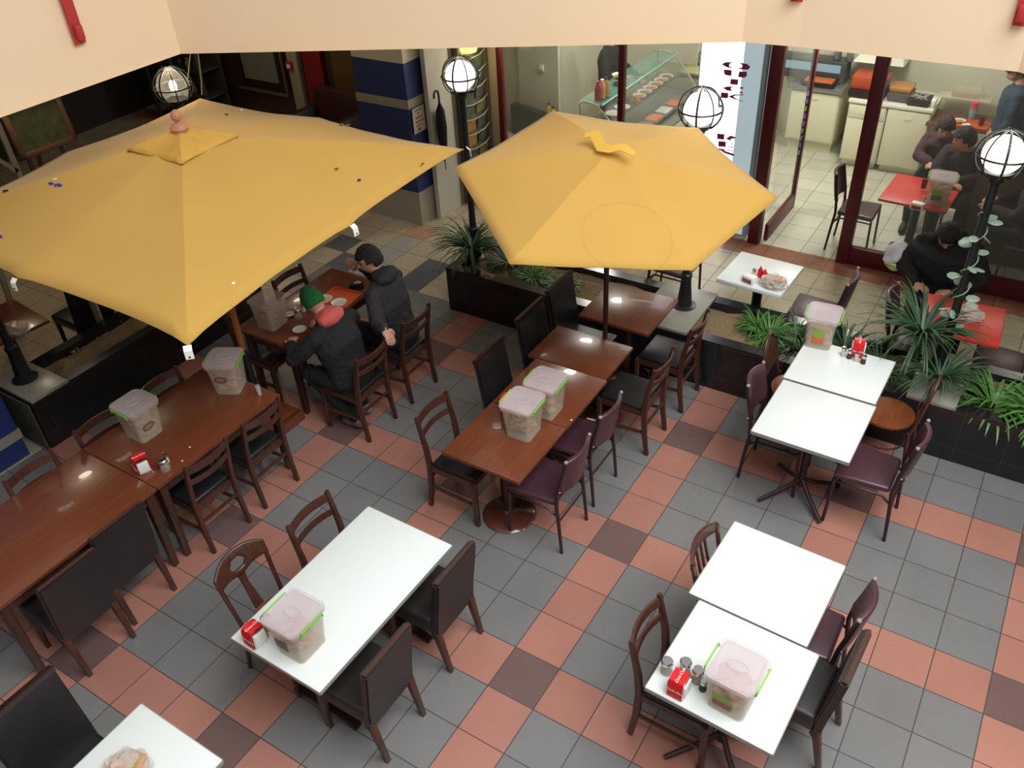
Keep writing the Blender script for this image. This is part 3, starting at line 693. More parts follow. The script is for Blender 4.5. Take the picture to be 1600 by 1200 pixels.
def canopy(corners, apex, sag, parent, m, bulge=.012, droop=.02, rib_m=None, nr=14, ns=12):
    b = bmesh.new(); n = len(corners); A = Vector(apex); C_ = [Vector(c) for c in corners]
    top = b.verts.new(A); grid = []
    for i in range(n):
        a, c = C_[i], C_[(i+1) % n]
        for k in range(ns):
            u = k/ns; colv = []
            e = a.lerp(c, u); e = e+(A-e)*sag*math.sin(PI*u)**.6*.5; e.z -= droop*math.sin(PI*u)
            for r in range(1, nr+1):
                f = r/nr; p = A.lerp(e, f); p.z += bulge*math.sin(PI*f)*(1 if k == 0 else 1-.6*math.sin(PI*u))
                p.z += .008*noise.noise(p*3.0)*f
                colv.append(b.verts.new(p))
            grid.append(colv)
    N = len(grid)
    for i in range(N):
        g0, g1 = grid[i], grid[(i+1) % N]
        b.faces.new((top, g0[0], g1[0]))
        for r in range(nr-1): b.faces.new((g0[r], g0[r+1], g1[r+1], g1[r]))
    bmesh.ops.recalc_face_normals(b, faces=b.faces)
    mb = MB(); mb.add(b); o = obj('canopy', mb, m, parent, angle=14)
    md = o.modifiers.new('t', 'SOLIDIFY'); md.thickness = .004
    for c in C_:
        mb = MB(); p = Vector(c)*.985+A*.015; mb.beam(A-Vector((0, 0, .05)), p-Vector((0, 0, .018)), .022, .014); obj('rib', mb, rib_m or M_orangewood, parent)
    return o
U1 = (-3.2, -.09)
t = thing('patio_umbrella', 'large square yellow umbrella with wooden finial over the left tables', 'umbrella', (*U1, 0))
loc = lambda x, y, z: (x-U1[0], y-U1[1], z)
K = [loc(-1.62, -1.55, 2.2), loc(-1.82, 1.37, 2.2), loc(-4.76, 1.33, 2.2), loc(-4.60, -1.60, 2.2)]
ring = []
for i in range(4):
    a, c = Vector(K[i]), Vector(K[(i+1) % 4]); ring += [a, (a+c)/2+Vector((0, 0, .03))]
yc = cloth_mat('yellow canopy cloth'); yc2 = cloth_mat('yellow canopy cloth with ring stain', (.60, -.93, .29, .26))
canopy(ring, (0, 0, 2.60), .07, t, yc)
mb = MB(); b = mb.bm
cp = [Vector(k).lerp(Vector((0, 0, 2.2)), 0) for k in K]
capc = [Vector((p.x*.19, p.y*.19, 2.545)) for p in cp]
canopy([tuple(c) for c in capc], (0, 0, 2.645), .12, t, mat('faded yellow cap cloth', rgb(200, 154, 66), .85, var=.2, scale=9, bump=.5, bscale=14), droop=.012, nr=6, ns=8).name = 'top_cap'
mb = MB(); mb.lathe([(.012, 0), (.06, .005), (.068, .03), (.05, .055), (.02, .065), (.018, .075), (.034, .09), (.04, .115), (.03, .14), (.008, .155)], (0, 0, 2.625)); obj('finial', mb, wood('weathered pinkish wood', rgb(170, 112, 84), rgb(190, 132, 100), .6, coat=0), t)
mb = MB(); mb.lathe([(.027, .76), (.027, 2.58)], n=18); mb.ball((0, 0, .765), .027, 2); obj('pole', mb, M_orangewood, t)
mb = MB(); mb.lathe([(.036, .05), (.036, .74), (.03, .745)], n=16); obj('stand_tube', mb, M_blackmetal, t)
mb = MB(); mb.box((0.0, -.03, .06), (.68, .44, .08), r=.008); mb.box((.30, -.03, .05), (.05, .46, .10), r=.005); mb.box((-.30, -.03, .05), (.05, .46, .10), r=.005); obj('base_board', mb, M_table, t)
for p in (ring[0], ring[1], ring[2], ring[7]):
    mb = MB(); d = Vector((p.x, p.y, 0)).normalized(); q = Vector(p)+d*.02
    mb.path([q+Vector((0, 0, .012)), q+d*.025+Vector((0, 0, -.01)), q+d*.028+Vector((0, 0, -.06))], .045, .003, side=(-d.y, d.x, 0)); mb.box(tuple(q+d*.031+Vector((0, 0, -.045))), (.008, .008, .008), mi=1)
    obj('corner_tab', mb, [M_paper, M_dark], t)
random.seed(5)
def on_canopy(x, y):       # height of the big canopy near a world point
    d = max(abs(x-U1[0]), abs(y-U1[1]))/1.47; return 2.60-.40*d
M_bscr = mat('blue scrap', rgb(40, 50, 170), .5); M_rscr = mat('red scrap', rgb(190, 60, 50), .5); M_brl = mat('brown leaf', rgb(130, 80, 40), .8)
for (x, y, m_, lab, s_) in ((-3.72, -0.81, M_bscr, 'blue plastic scrap on the left slope of the large umbrella', 0.045), (-3.79, -0.77, M_paper, 'white scrap just above the blue one on the large umbrella', 0.03), (-3.85, -0.79, M_rscr, 'tiny red scrap beside the white scrap on the large umbrella', 0.022), (-4.07, -1.00, M_dark, 'dark dry leaf on large umbrella near the left frame edge', 0.035), (-3.66, -1.33, M_bscr, 'blue scrap on large umbrella at the very left frame edge', 0.03), (-3.92, -0.92, M_rscr, 'red speck between the dark leaf and the blue scrap on the large umbrella', 0.015), (-2.04, 0.40, M_dark, 'small dark leaf low on the right slope of the large umbrella', 0.02), (-2.98, 1.51, M_brl, 'brown leaf on the far right edge of the large umbrella', 0.035), (-3.77, 0.79, M_dark, 'dark leaf on the far slope behind the umbrella cap', 0.025), (-3.91, 1.07, M_paper, 'white chip on the far slope behind the umbrella cap', 0.018), (-2.23, 0.39, M_brl, 'thin brown twig on the right slope of the large umbrella', 0.02), (-1.87, 0.91, M_brl, 'brown leaf near the right corner of the large umbrella', 0.02), (-1.81, -1.00, M_paper, 'pale scrap near the front edge of the large umbrella', 0.028), (-4.92, 0.58, M_rscr, 'red speck on the far left edge of the large umbrella', 0.014)):
    mb = MB()
    for q in range(3 if s_ > .03 else 1): mb.ball((random.uniform(-1, 1)*s_*.6*q, random.uniform(-1, 1)*s_*.6*q, .002), (s_*.7, s_*.4, .006), 2, rot=Matrix.Rotation(random.uniform(0, 3), 3, 'Z'))
    mb.jitter(.008, 30, x); x = min(max(x, U1[0]-1.36), U1[0]+1.36); y = min(max(y, U1[1]-1.36), U1[1]+1.36); single('litter_scrap', mb, m_, lab, 'litter', (x, y, on_canopy(x, y)+.006))
# tilted hexagonal umbrella
U2 = (-.69, 1.60)
t = thing('patio_umbrella', 'smaller six-sided yellow umbrella, tilted, over the middle brown tables', 'umbrella', (*U2, 0))
H6 = [(-1.59, .91, 2.27), (-1.43, 2.04, 2.34), (-.31, 2.35, 2.27), (.54, 1.74, 2.13), (.37, .66, 2.06), (-.61, .10, 2.13)]
H6 = [(x-U2[0], y-U2[1], z) for x, y, z in H6]; A2 = (-.50-U2[0], 1.27-U2[1], 2.47)
canopy(H6, A2, .03, t, yc2, droop=.015)
mb = MB(); P = [(-.22, .07), (-.15, .08), (-.03, -.04), (.05, -.06), (.13, -.05), (.23, -.07)]
mb.path([(A2[0]+x-.02, A2[1]+y-.02, A2[2]+.035+.02*math.sin(i*2)) for i, (x, y) in enumerate(P)], [.05, .07, .08, .07, .06, .03], .006, side=(.3, .8, .5)); obj('vent_flap', mb, mat('bright yellow flap', rgb(222, 176, 70), .8, var=.1), t)
mb = MB(); mb.tube([(0, 0, .02), (0, 0, 1.9), (A2[0]*.35, A2[1]*.35, 2.08), (A2[0], A2[1], A2[2]-.03)], .021, 16); obj('pole', mb, M_wood, t)
mb = MB(); mb.lathe([(.155, 0), (.155, .05), (.05, .07), (.03, .30), (.022, .30)]); obj('base', mb, M_blackmetal, t)
# ------------------------------------------------------------------ lamp posts
def lamp_post(x, y, z0, label, lit=True, zc=2.32, R_=.172, globe=True, hang=True):
    t = thing('lamp_post', label, 'lamp post', (x, y, z0)); Z = zc-z0
    mb = MB(); mb.lathe([(.105, 0), (.11, .015), (.07, .03), (.062, .10), (.05, .22), (.045, .30), (.052, .315), (.052, .335), (.036, .35), (.032, .5), (.03, Z-.20), (.05, Z-.19), (.05, Z-.16), (.03, Z-.155)], n=20)
    obj('post', mb, M_blackmetal, t)
    mb = MB(); mb.lathe([(.05, -.165), (.085, -.14), (.10, -.115), (.05, -.12)], (0, 0, Z), n=20); obj('globe_holder', mb, M_blackmetal, t)
    if lit == 'bulb':
        b = bmesh.new(); bmesh.ops.create_uvsphere(b, u_segments=28, v_segments=16, radius=.150); mb = MB(); mb.add(b, Matrix.Translation((0, 0, Z))); obj('glass_globe', mb, mat('thin clear globe glass', (.7, .72, .7), .05, alpha=.12, spec=.9), t)
        mb = MB(); mb.ball((0, 0, Z), (.032, .032, .055), 3); obj('bulb', mb, M_bulb, t)
    else:
        mb = MB(); mb.ball((0, 0, Z), (.135, .135, .13), 4); obj('opal_globe', mb, M_globe, t)
    mb = MB()
    for k in range(8):
        a = k*PI/4+.2
        mb.tube([(R_*math.cos(a)*math.cos(q), R_*math.sin(a)*math.cos(q), Z+R_*math.sin(q)) for q in [-1.05+i*2.62/16 for i in range(17)]], .006 if k % 2 else .009, 6)
    mb.tube([(R_*math.cos(2*PI*i/36), R_*math.sin(2*PI*i/36), Z) for i in range(36)], .008, 6, closed=True)
    obj('cage', mb, M_blackmetal, t)
    return t
lamp_post(-.40, 2.61, .50, 'lit globe lamp post on planter ledge behind the six-sided umbrella')
lamp_post(-2.65, 2.53, .48, 'lit globe lamp post by the blue pillar and potted grass plant')
L4 = lamp_post(1.76, 2.63, .50, 'lit globe lamp post at right, twined with pale leafy garland')
lamp_post(-4.94, 1.21, .49, 'lamp post with bare glowing bulb in clear globe behind large umbrella', lit='bulb')
lamp_post(-4.90, -1.09, .50, 'black lamp post at far left standing on the planter ledge')
for (x, y, e) in ((-.40, 2.61, 7), (-2.65, 2.53, 5), (1.76, 2.63, 7), (-4.94, 1.21, 13)):
    point_light('lamp glow', (x, y, 2.32+.16), e, (1, .93, .76) if x > -4 else (1, .80, .52), .12)
mb = MB(); random.seed(9)
for k in range(22):
    z = .40+1.0*((k//2)/11)+.03*random.random(); a = (k//2)*1.9+(k % 2)*.8; r = .07+.05*random.random()
    mb.ball((r*math.cos(a), r*math.sin(a), z), (.050, .034, .006), 2, rot=Matrix.Rotation(a, 3, 'Z') @ Matrix.Rotation(random.uniform(-1, 1), 3, 'X'))
mb.tube([(.045*math.cos(k*.6), .045*math.sin(k*.6), .33+k*.022) for k in range(50)], .005, 6)
single('leaf_garland', mb, mat('silvery leaf', rgb(142, 160, 140), .4, var=.4, scale=12), 'pale green leafy garland wound around the right lamp post', 'garland', (1.76, 2.63, .50))
mb = MB()
mb.tube([(-4.45, 1.22, 2.9), (-4.52, 1.24, 2.6), (-4.60, 1.27, 2.4), (-4.71, 1.32, 2.24)], .006, 6); mb.tube([(-4.45, 1.22, 2.9), (-4.64, 1.22, 2.55), (-4.72, 1.22, 2.40)], .004, 6)
single('cord', mb, mat('dirty white cord', rgb(190, 180, 150), .7), 'thin cream cord hanging from the parapet to the large umbrella corner', 'cord')

# ------------------------------------------------------------------ plants
def blades(mb, n, L, wd, droop, spread, seed, base=(0, 0, 0), up=.8):
    random.seed(seed)
    for k in range(n):
        a = random.uniform(0, 2*PI); l = L*random.uniform(.6, 1.1); el = random.uniform(.25, 1.25)*up
        d = Vector((math.cos(a), math.sin(a), 0)); P = []; p = Vector(base)+d*random.uniform(0, spread); v = d*math.cos(el)+Vector((0, 0, math.sin(el)))
        for i in range(8):
            P.append(p.copy()); p = p+v*l/7; v.z -= droop*(.10+.05*i); v.normalize()
        ws = [wd*q for q in (.6, .9, 1, 1, .9, .7, .45, .1)]
        mb.path(P, ws, .0025, side=(-d.y, d.x, 0))
    return mb
def plant(x, y, z, n, L, wd, droop, spread, seed, label, m_, nm='spider_plant', stem=0, rmax=1):
    t = thing(nm, label, 'plant', (x, y, z))
    mb = blades(MB(), int(n*1.7), L, wd, droop, spread, seed, (0, 0, stem)); obj('foliage', mb, m_, t)
    mb = MB(); mb.tube([(0, 0, -.04), (.01, 0, stem*.5), (0, 0, stem+.02)], [.022, .018, .014] if stem else .012, 8); obj('stem', mb, M_soil if not stem else M_leafd, t)
    return t
plant(.42, 2.56, .44, 60, .30, .014, 1.1, .07, 1, 'green grassy plant in planter, next to bare soil right of the lamp slab', M_leaf)
plant(.27, 2.68, .44, 50, .24, .012, 1.1, .08, 21, 'green grassy tuft next to the bare soil, at the walkway side', M_leaf)
plant(.60, 2.72, .44, 55, .28, .012, 1.1, .08, 22, 'green grassy tuft beyond the hoop-backed chair at the walkway side', M_leafd)
plant(.68, 2.50, .44, 55, .28, .012, 1.1, .07, 2, 'low green grassy plant behind the hoop-backed chair', M_leafd)
plant(1.02, 2.72, .44, 60, .32, .012, 1.0, .08, 3, 'green grassy plant behind the bread box on planter-side white table', M_leafd)
plant(1.36, 2.48, .44, 60, .34, .012, 1.0, .08, 4, 'grassy plant spilling toward the red napkin dispenser', M_leafd)
plant(1.58, 2.55, .44, 70, .50, .018, .7, .03, 5, 'spiky palm-like plant on a stem beside the right lamp post', M_leafd, 'dracaena_plant', stem=.42)
plant(1.80, 2.38, .50, 50, .40, .014, .9, .05, 6, 'spiky dark plant low against the right lamp post', M_leafd, 'dracaena_plant', stem=.12)
plant(2.22, 2.45, .44, 60, .36, .024, 1.0, .08, 7, 'broad-leaved bright green spider plant, nearer the lamp post', M_leaf)
plant(2.55, 2.42, .44, 60, .40, .026, 1.0, .09, 8, 'broad-leaved bright green spider plant at the right frame edge', M_leaf)
plant(-2.60, 2.40, .46, 75, .46, .014, .9, .03, 10, 'tall arching grassy plant at the left end of the far planter', M_leafd, 'dracaena_plant', stem=.2)
plant(-2.30, 2.62, .44, 50, .26, .016, 1.0, .08, 11, 'small dark bush right of the arching grassy plant', M_leafd)
plant(-1.95, 2.50, .44, 70, .17, .012, 1.1, .12, 12, 'low mossy green clump left of centre in far planter', M_leaf)
plant(-1.62, 2.50, .44, 70, .16, .012, 1.1, .12, 13, 'low mossy green clump next to the black chair backs', M_leaf)

# ------------------------------------------------------------------ things on tables
def bread_box(lid=True):
    def f():
        t = thing('bread_box', '', 'container')
        b = bmesh.new(); H = .265
        def ringv(w_, d_, z, r=.03):
            out = []
            for cx, cy, a0 in ((w_/2-r, d_/2-r, 0), (-w_/2+r, d_/2-r, 90), (-w_/2+r, -d_/2+r, 180), (w_/2-r, -d_/2+r, 270)):
                for k in range(5): a = math.radians(a0+k*22.5); out.append(b.verts.new((cx+r*math.cos(a), cy+r*math.sin(a), z)))
            return out
        R_ = [ringv(.188, .196, .004), ringv(.193, .201, .0), ringv(.205, .213, .08), ringv(.225, .24, H-.03), ringv(.228, .243, H-.02), ringv(.246, .262, H-.018), ringv(.246, .262, H)]
        R_ += [ringv(.234, .25, H), ringv(.218, .232, H-.03), ringv(.185, .193, .008)]
        for r0, r1 in zip(R_, R_[1:]):
            for k in range(20): b.faces.new((r0[k], r0[(k+1) % 20], r1[(k+1) % 20], r1[k]))
        b.faces.new(R_[0][::-1]); b.faces.new(R_[-1]); bmesh.ops.recalc_face_normals(b, faces=b.faces)
        mb = MB(); mb.add(b); obj('container', mb, M_clear, t)
        if lid:
            mb = MB(); rr = .035; pl_ = [(cx+rr*math.cos(math.radians(a0+k*15)), cy+rr*math.sin(math.radians(a0+k*15))) for cx, cy, a0 in ((.128-rr, .136-rr, 0), (rr-.128, .136-rr, 90), (rr-.128, rr-.136, 180), (.128-rr, rr-.136, 270)) for k in range(7)]; mb.prism(pl_, H, H+.020, r=.005); mb.tube([(.055*math.cos(2*PI*i/24), .03*math.sin(2*PI*i/24), H+.022) for i in range(24)], .004, 6, closed=True)
            mb.tube([(x*.86, y*.86, H+.020) for x, y in pl_], .003, 6, closed=True); obj('lid', mb, M_lid, t)
            for s in (-1, 1):
                mb = MB(); mb.path([(s*.131, -.085, H-.02), (s*.137, -.08, H+.010), (s*.137, .08, H+.010), (s*.131, .085, H-.02)], .014, .008, side=(0, 0, 1), r=.002); obj('clip', mb, M_green, t)
        return t
    return f
def sticker(t, face, cols, w_=.10, h=.115, z=.115, off=-.015, oval=False):
    mb = MB()
    if oval: mb.prism([(.05*math.cos(2*PI*i/24), .03*math.sin(2*PI*i/24)) for i in range(24)], 0, .001, mi=0); mb.prism([(.04*math.cos(2*PI*i/24), .02*math.sin(2*PI*i/24)) for i in range(24)], .0005, .0016, mi=1)
    else: mb.box((0, h*.22, 0), (w_, h*.5, .0015), mi=0); mb.box((0, -h*.25, 0), (w_, h*.45, .0015), mi=1)
    o = obj('sticker', mb, cols, t); tilt = .09
    o.location = (off, -(.1005+(z-.0)*.078)-.004, z); o.rotation_euler = (PI/2+tilt, 0, 0)
    if face == 'x': o.location = ((.0975+z*.084)+.004, off, z); o.rotation_euler = (PI/2+tilt, 0, PI/2)
    return o
def bread_pile(x, y, z, rz, fill, seed, label, m_=None, nm='bread_slices', spread=.075):
    random.seed(seed); mb = MB()
    for k in range(int(24*fill)+6):
        zz = .015+.175*fill*k/(24*fill+6)
        mb.box((random.uniform(-spread, spread)*.72, random.uniform(-spread, spread)*.68, zz+.012), (.09, .065, .028), r=.012, rot=Matrix.Rotation(random.uniform(0, 3), 3, 'Z') @ Matrix.Rotation(random.uniform(-.5, .5), 3, 'X'))
    mb.jitter(.006, 25, seed)
    return single(nm, mb, m_ or M_breadp, label, 'bread', (x, y, z), rz, kind='stuff')
BOX = [(-3.05, -1.22, PI/2, 1, 'frosted bread box with lid on left row, nearer, by the red napkin box', 'ovalx', .75, 1.0),
       (-2.90, -.50, .50, 1, 'frosted bread box with lid on left row, farther, under umbrella tip', 'oval', .75, 1.0),
       (-3.27, .33, .05, 0, 'open lidless bread box on the table of the two men', 'none', .75, .7),
       (-.60, .15, .05, 1, 'lidded bread box on middle row, nearer of the pair', 'none', .75, 1.05),
       (-.58, .44, .03, 1, 'lidded bread box on middle row, farther of the pair', 'none', .75, .8),
       (-.72, -2.02, .0, 1, 'lidded bread box with green clips on the long white table', 'dark', .75, .95),
       (1.445, -1.15, -.06, 1, 'lidded bread box with green clips on front right white table', 'green', .75, .9),
       (.895, 2.225, .10, 1, 'lidded bread box on the planter-side white table', 'orange', .75, .9),
       (1.20, 5.24, .1, 1, 'white lidded bread box on red table inside shop', 'green', .75, .8)]
c_green = mat('green label', rgb(140, 170, 60), .5); c_brown = mat('brown label', rgb(130, 78, 52), .5, var=.3, scale=40); c_or = mat('orange label', rgb(214, 104, 60), .5, var=.3, scale=40); c_red = mat('dark red label', rgb(130, 60, 56), .5); c_dk = mat('olive dark label', rgb(92, 84, 58), .5, var=.3, scale=40)
MADE = [place('bread_box%d' % q[3], bread_box(bool(q[3])), (q[0], q[1], q[6]), q[2], q[4]) for q in BOX]
for i, ((x, y, rz, lid, lab, st, z, fill), t) in enumerate(zip(BOX, MADE)):
    if st == 'green': sticker(t, 'y', [c_green, c_brown])
    if st == 'orange': sticker(t, 'y', [c_green, c_or], .085, .13, .12, .0)
    if st == 'dark': sticker(t, 'y', [c_dk, c_dk], .085, .09, .12, -.02)
    if st == 'oval': sticker(t, 'y', [c_red, M_clear], oval=True, z=.15)
    if st == 'ovalx': sticker(t, 'y', [c_red, M_clear], oval=True, z=.12)
    bread_pile(x, y, z+.005, rz, fill, i+3, 'sliced bread inside the '+lab.replace('frosted ', '').replace('lidded ', ''), M_bread if i in (2,) else None)
def bagged_basket(x, y, label, z=.75, r=.115, rz=0):
    t = thing('bread_basket', label, 'basket', (x, y, z), rz)
    mb = MB(); mb.lathe([(r*.7, 0), (r*.75, .004), (r, .055), (r*1.03, .06), (r*.97, .058), (r*.72, .008)], n=30, sy=.8); obj('bowl', mb, mat('cream plastic bowl', rgb(214, 196, 170), .5, alpha=.9), t)
    random.seed(int(x*100)); mb = MB()
    b = bmesh.new(); bmesh.ops.create_icosphere(b, subdivisions=4, radius=1)
    for v in b.verts:
        n_ = noise.noise(v.co*3+Vector((x, y, 0)))*.18+noise.noise(v.co*9)*.06
        v.co = Vector((v.co.x*r*1.08*(1+n_), v.co.y*r*.9*(1+n_), .045+max(-.5, v.co.z)*.055*(1+n_*2)))
    mb.add(b); obj('bag', mb, M_bag, t)
    random.seed(int(x*77)); mb = MB()
    for k in range(7): mb.box((random.uniform(-.05, .05), random.uniform(-.04, .04), .035+.008*k), (.09, .06, .025), r=.011, rot=Matrix.Rotation(random.uniform(0, 3), 3, 'Z') @ Matrix.Rotation(random.uniform(-.6, .6), 3, 'X'))
    mb.jitter(.006, 25, x); single('bread_slices', mb, M_bread, 'bread slices inside the '+label, 'bread', (x, y, z+.004), rz, kind='stuff')
    return t
bagged_basket(.30, 2.90, 'bagged bread basket on the white table by the shop door', rz=-.3)
bagged_basket(-5.20, -.86, 'bagged bread basket on the small brown table at far left', rz=.3)
bagged_basket(-.93, -3.02, 'bagged bread basket on the bottom left white table', r=.12)
bagged_basket(1.84, 3.12, 'bagged bread basket on the outdoor red table behind the lamp post', r=.11)
def napkin_dispenser():
    t = thing('napkin_dispenser', '', 'napkin dispenser')
    mb = MB(); mb.taper((0, 0, 0), (.095, .095), (0, 0, .115), (.085, .088), r=.006); obj('body', mb, M_chrome, t)
    mb = MB(); mb.path([(0, -.052, .004), (0, -.049, .108), (0, -.040, .124), (0, 0, .130), (0, .040, .124), (0, .049, .108), (0, .052, .004)], .082, .005, r=.001); obj('red_cover', mb, M_cola, t)
    for s in (-1, 1):
        mb = MB(); mb.box((s*.0465, 0, .056), (.008, .074, .088), r=.002); obj('napkins', mb, M_paper, t)
    me = text_mesh('Coca-Cola', .023, .0006, .35); me.materials.append(M_paper)
    for lo, ro in (((0, .0, .1335), (0, 0, PI/2)), ((0, -.0535, .06), (PI/2+.03, 0, 0))):
        o = bpy.data.objects.new('lettering', me); col.objects.link(o); o.parent = t; o.location = lo; o.rotation_euler = ro
    return t
for x, y, rz, lab in ((-2.72, -1.50, -.3, 'red napkin dispenser on the left brown row'), (-.965, -2.13, -.05, 'red napkin dispenser at left corner of the long white table'), (1.19, -1.24, -.05, 'red napkin dispenser on front right white table'),
                      (1.20, 2.20, .15, 'red napkin dispenser on planter-side white table'), (-.83, .30, .1, 'red napkin dispenser half hidden behind middle bread boxes'), (-3.22, .72, .4, 'red napkin dispenser in front of the green cap on the men\'s table')):
    place('napkin', napkin_dispenser, (x, y, .75), rz, lab)
def shaker(body_m, h=.075, r=.024):
    def f():
        t = thing('shaker', '', 'shaker')
        mb = MB(); mb.lathe([(r*.9, 0), (r, .004), (r*.92, h*.5), (r*.8, h)], n=20); obj('jar', mb, body_m, t)
        mb = MB(); mb.lathe([(r*.86, h), (r*.95, h+.004), (r*.95, h+.022), (r*.8, h+.028), (0, h+.03)], n=20); obj('lid', mb, M_chrome, t)
        return t
    return f
def wide(m_): return shaker(m_, .07, .034)
SH = [('a', wide(M_clear), 1.09, -1.165, 'steel-topped sugar shaker left of front right napkin dispenser'), ('a', wide(M_clear), 1.175, -1.12, 'steel-topped shaker behind the front right napkin dispenser'), ('a', wide(M_clear), 1.25, -1.135, 'steel-topped shaker right of the front right napkin dispenser'),
      ('p', shaker(M_pepper, .05, .02), 1.295, -1.17, 'small spice jar beside the front right bread box'), ('a', wide(M_clear), -.97, -2.03, 'steel-topped shaker behind the napkin dispenser of long white table'),
      ('s', shaker(M_salt, .05, .02), 1.11, 2.13, 'small shaker on planter-side table, first from bread box'), ('p', shaker(M_pepper, .05, .02), 1.16, 2.12, 'small shaker on planter-side table, second from bread box'), ('s', shaker(M_salt, .05, .02), 1.215, 2.11, 'small shaker on planter-side table, third from bread box'), ('p', shaker(M_pepper, .05, .02), 1.27, 2.10, 'small shaker on planter-side table, rightmost'),
      ('a', wide(M_pepper), -2.58, -1.42, 'steel-topped spice shaker near napkin dispenser on left row, rightmost'), ('s', shaker(M_salt, .05, .02), -2.64, -1.36, 'small salt shaker behind the spice shaker on left row'),
      ('a', wide(M_clear), -3.13, .50, 'steel-topped shaker between open bread box and green cap'), ('s', shaker(M_salt, .05, .02), -3.17, .61, 'small salt shaker beyond the steel-topped one on the men\'s table'),
      ('s', shaker(M_salt, .05, .02), .09, 2.98, 'small shaker behind white napkin box on the table by shop door'), ('s', shaker(M_salt, .05, .02), 1.09, 5.14, 'glass salt shaker on the red table inside shop')]
for k, mk, x, y, lab in SH: place('shk'+k, mk, (x, y, .75), 0, lab)
def napkin_box(x, y, rz, lab):
    t = thing('napkin_box', lab, 'napkin box', (x, y, .75), rz)
    mb = MB(); mb.taper((0, 0, 0), (.13, .085), (0, 0, .07), (.12, .075), r=.01); obj('box', mb, M_paper, t)
    mb = MB(); mb.box((0, -.043, .03), (.09, .003, .035), rot=Matrix.Rotation(-.07, 3, 'X')); mb.box((0, -.0445, .035), (.06, .003, .016), mi=1, rot=Matrix.Rotation(-.07, 3, 'X')); obj('printed_label', mb, [mat('red print', rgb(168, 60, 54), .5, var=.4, scale=80), mat('grey print', rgb(120, 110, 100), .5, var=.5, scale=120)], t)
napkin_box(.09, 2.87, -.3, 'white napkin box with red print on the table by shop door')
napkin_box(1.06, 4.99, -.15, 'white napkin box on the red table inside shop')
for x, y, lab in ((.19, 2.97, 'red squeeze bottle between napkin box and bread basket'), (.14, 3.0, 'short red squeeze bottle behind white napkin box')):
    mb = MB(); mb.lathe([(.022, 0), (.024, .01), (.024, .07), (.012, .085), (.006, .105), (0, .108)], n=16); single('sauce_bottle', mb, M_cola, lab, 'bottle', (x, y, .75))
# meal of the two men
def tray(x, y, z, rz, wx, wy, lab):
    t = thing('food_tray', lab, 'tray', (x, y, z), rz)
    mb = MB(); mb.box((0, 0, .004), (wx, wy, .008), r=.003)
    mb.tube([(sx*(wx/2-.03*(1-c)), sy*(wy/2-.03*(1-d)), .012) for sx, sy, c, d in ((1, 1, 1, 0), (1, 1, 0, 1), (-1, 1, 0, 1), (-1, 1, 1, 0), (-1, -1, 1, 0), (-1, -1, 0, 1), (1, -1, 0, 1), (1, -1, 1, 0))], .008, 8, closed=True)
    obj('tray_body', mb, M_orange, t); return t
tray(-3.02, .86, .75, .1, .30, .42, 'orange food tray between the two men')
M_bowl = mat('white glazed ceramic', rgb(224, 220, 206), .25)
def bowl(x, y, z, r, lab, food, nm='soup_bowl', h=.035):
    t = thing(nm, lab, 'bowl' if h > .02 else 'plate', (x, y, z))
    mb = MB(); mb.lathe([(r*.5, 0), (r*.55, .004), (r, h), (r*1.02, h+.002), (r*.95, h-.002), (r*.5, .007)], n=26); obj('dish', mb, M_bowl, t)
    if food: 
        mb = MB(); mb.lathe([(0, h*.55), (r*.72, h*.55), (r*.7, h*.62), (0, h*.7)], n=20); mb.jitter(.004, 40, x); obj('food', mb, food, t)
    return t
F_soup = mat('pale soup', rgb(206, 190, 150), .4, var=.4, scale=60)
bowl(-3.09, .80, .762, .075, 'white bowl on orange tray nearer the green cap', F_soup)
bowl(-2.93, .82, .762, .070, 'white bowl on orange tray nearer the dark jacket', mat('speckled yoghurt', rgb(216, 210, 196), .4, var=.5, scale=80))
bowl(-3.24, .50, .75, .045, 'tiny white saucer left of the green cap', None, 'saucer', .012)
bowl(-2.98, .36, .75, .06, 'white crescent of a plate under the green-capped man\'s arm', None, 'plate', .014)
for x, y, lab, s_ in ((-2.97, .66, 'crumpled white napkin on the near edge of orange tray', .035), (-3.20, .57, 'crumpled white napkin by the tiny saucer', .022), (-2.90, .70, 'crumpled white napkin at the tray corner by the sleeve', .028), (-3.02, 1.17, 'white napkin on the black case by the raised hand', .045)):
    mb = MB(); mb.ball((0, 0, s_*.5), (s_, s_*.7, s_*.5), 3); mb.jitter(.02, 28, x*7); single('crumpled_napkin', mb, M_paper, lab, 'napkin', (x, y, .757))
mb = MB(); mb.box((0, 0, .022), (.14, .08, .044), r=.010); single('napkin_case', mb, M_blackmetal, 'black case at the table edge under the raised hand', 'case', (-3.02, 1.16, .75), .6)
mb = MB(); mb.lathe([(.014, 0), (.02, .09), (.018, .09), (.013, .004)], n=16); single('drinking_glass', mb, M_glass, 'small white-lit glass at the far corner of the left row', 'glass', (-2.62, -.47, .75))
for x, y, lab in ((-2.62, -1.17, 'white crumb on left row, beside nearer bread box'), (-2.55, -1.3, 'white crumb on left row near table edge'), (-.36, .42, 'white crumb near the right edge of middle row')):
    mb = MB(); mb.ball((0, 0, .003), (.010, .006, .003), 2); single('bread_crumb', mb, M_paper, lab, 'crumb', (x, y, .75))

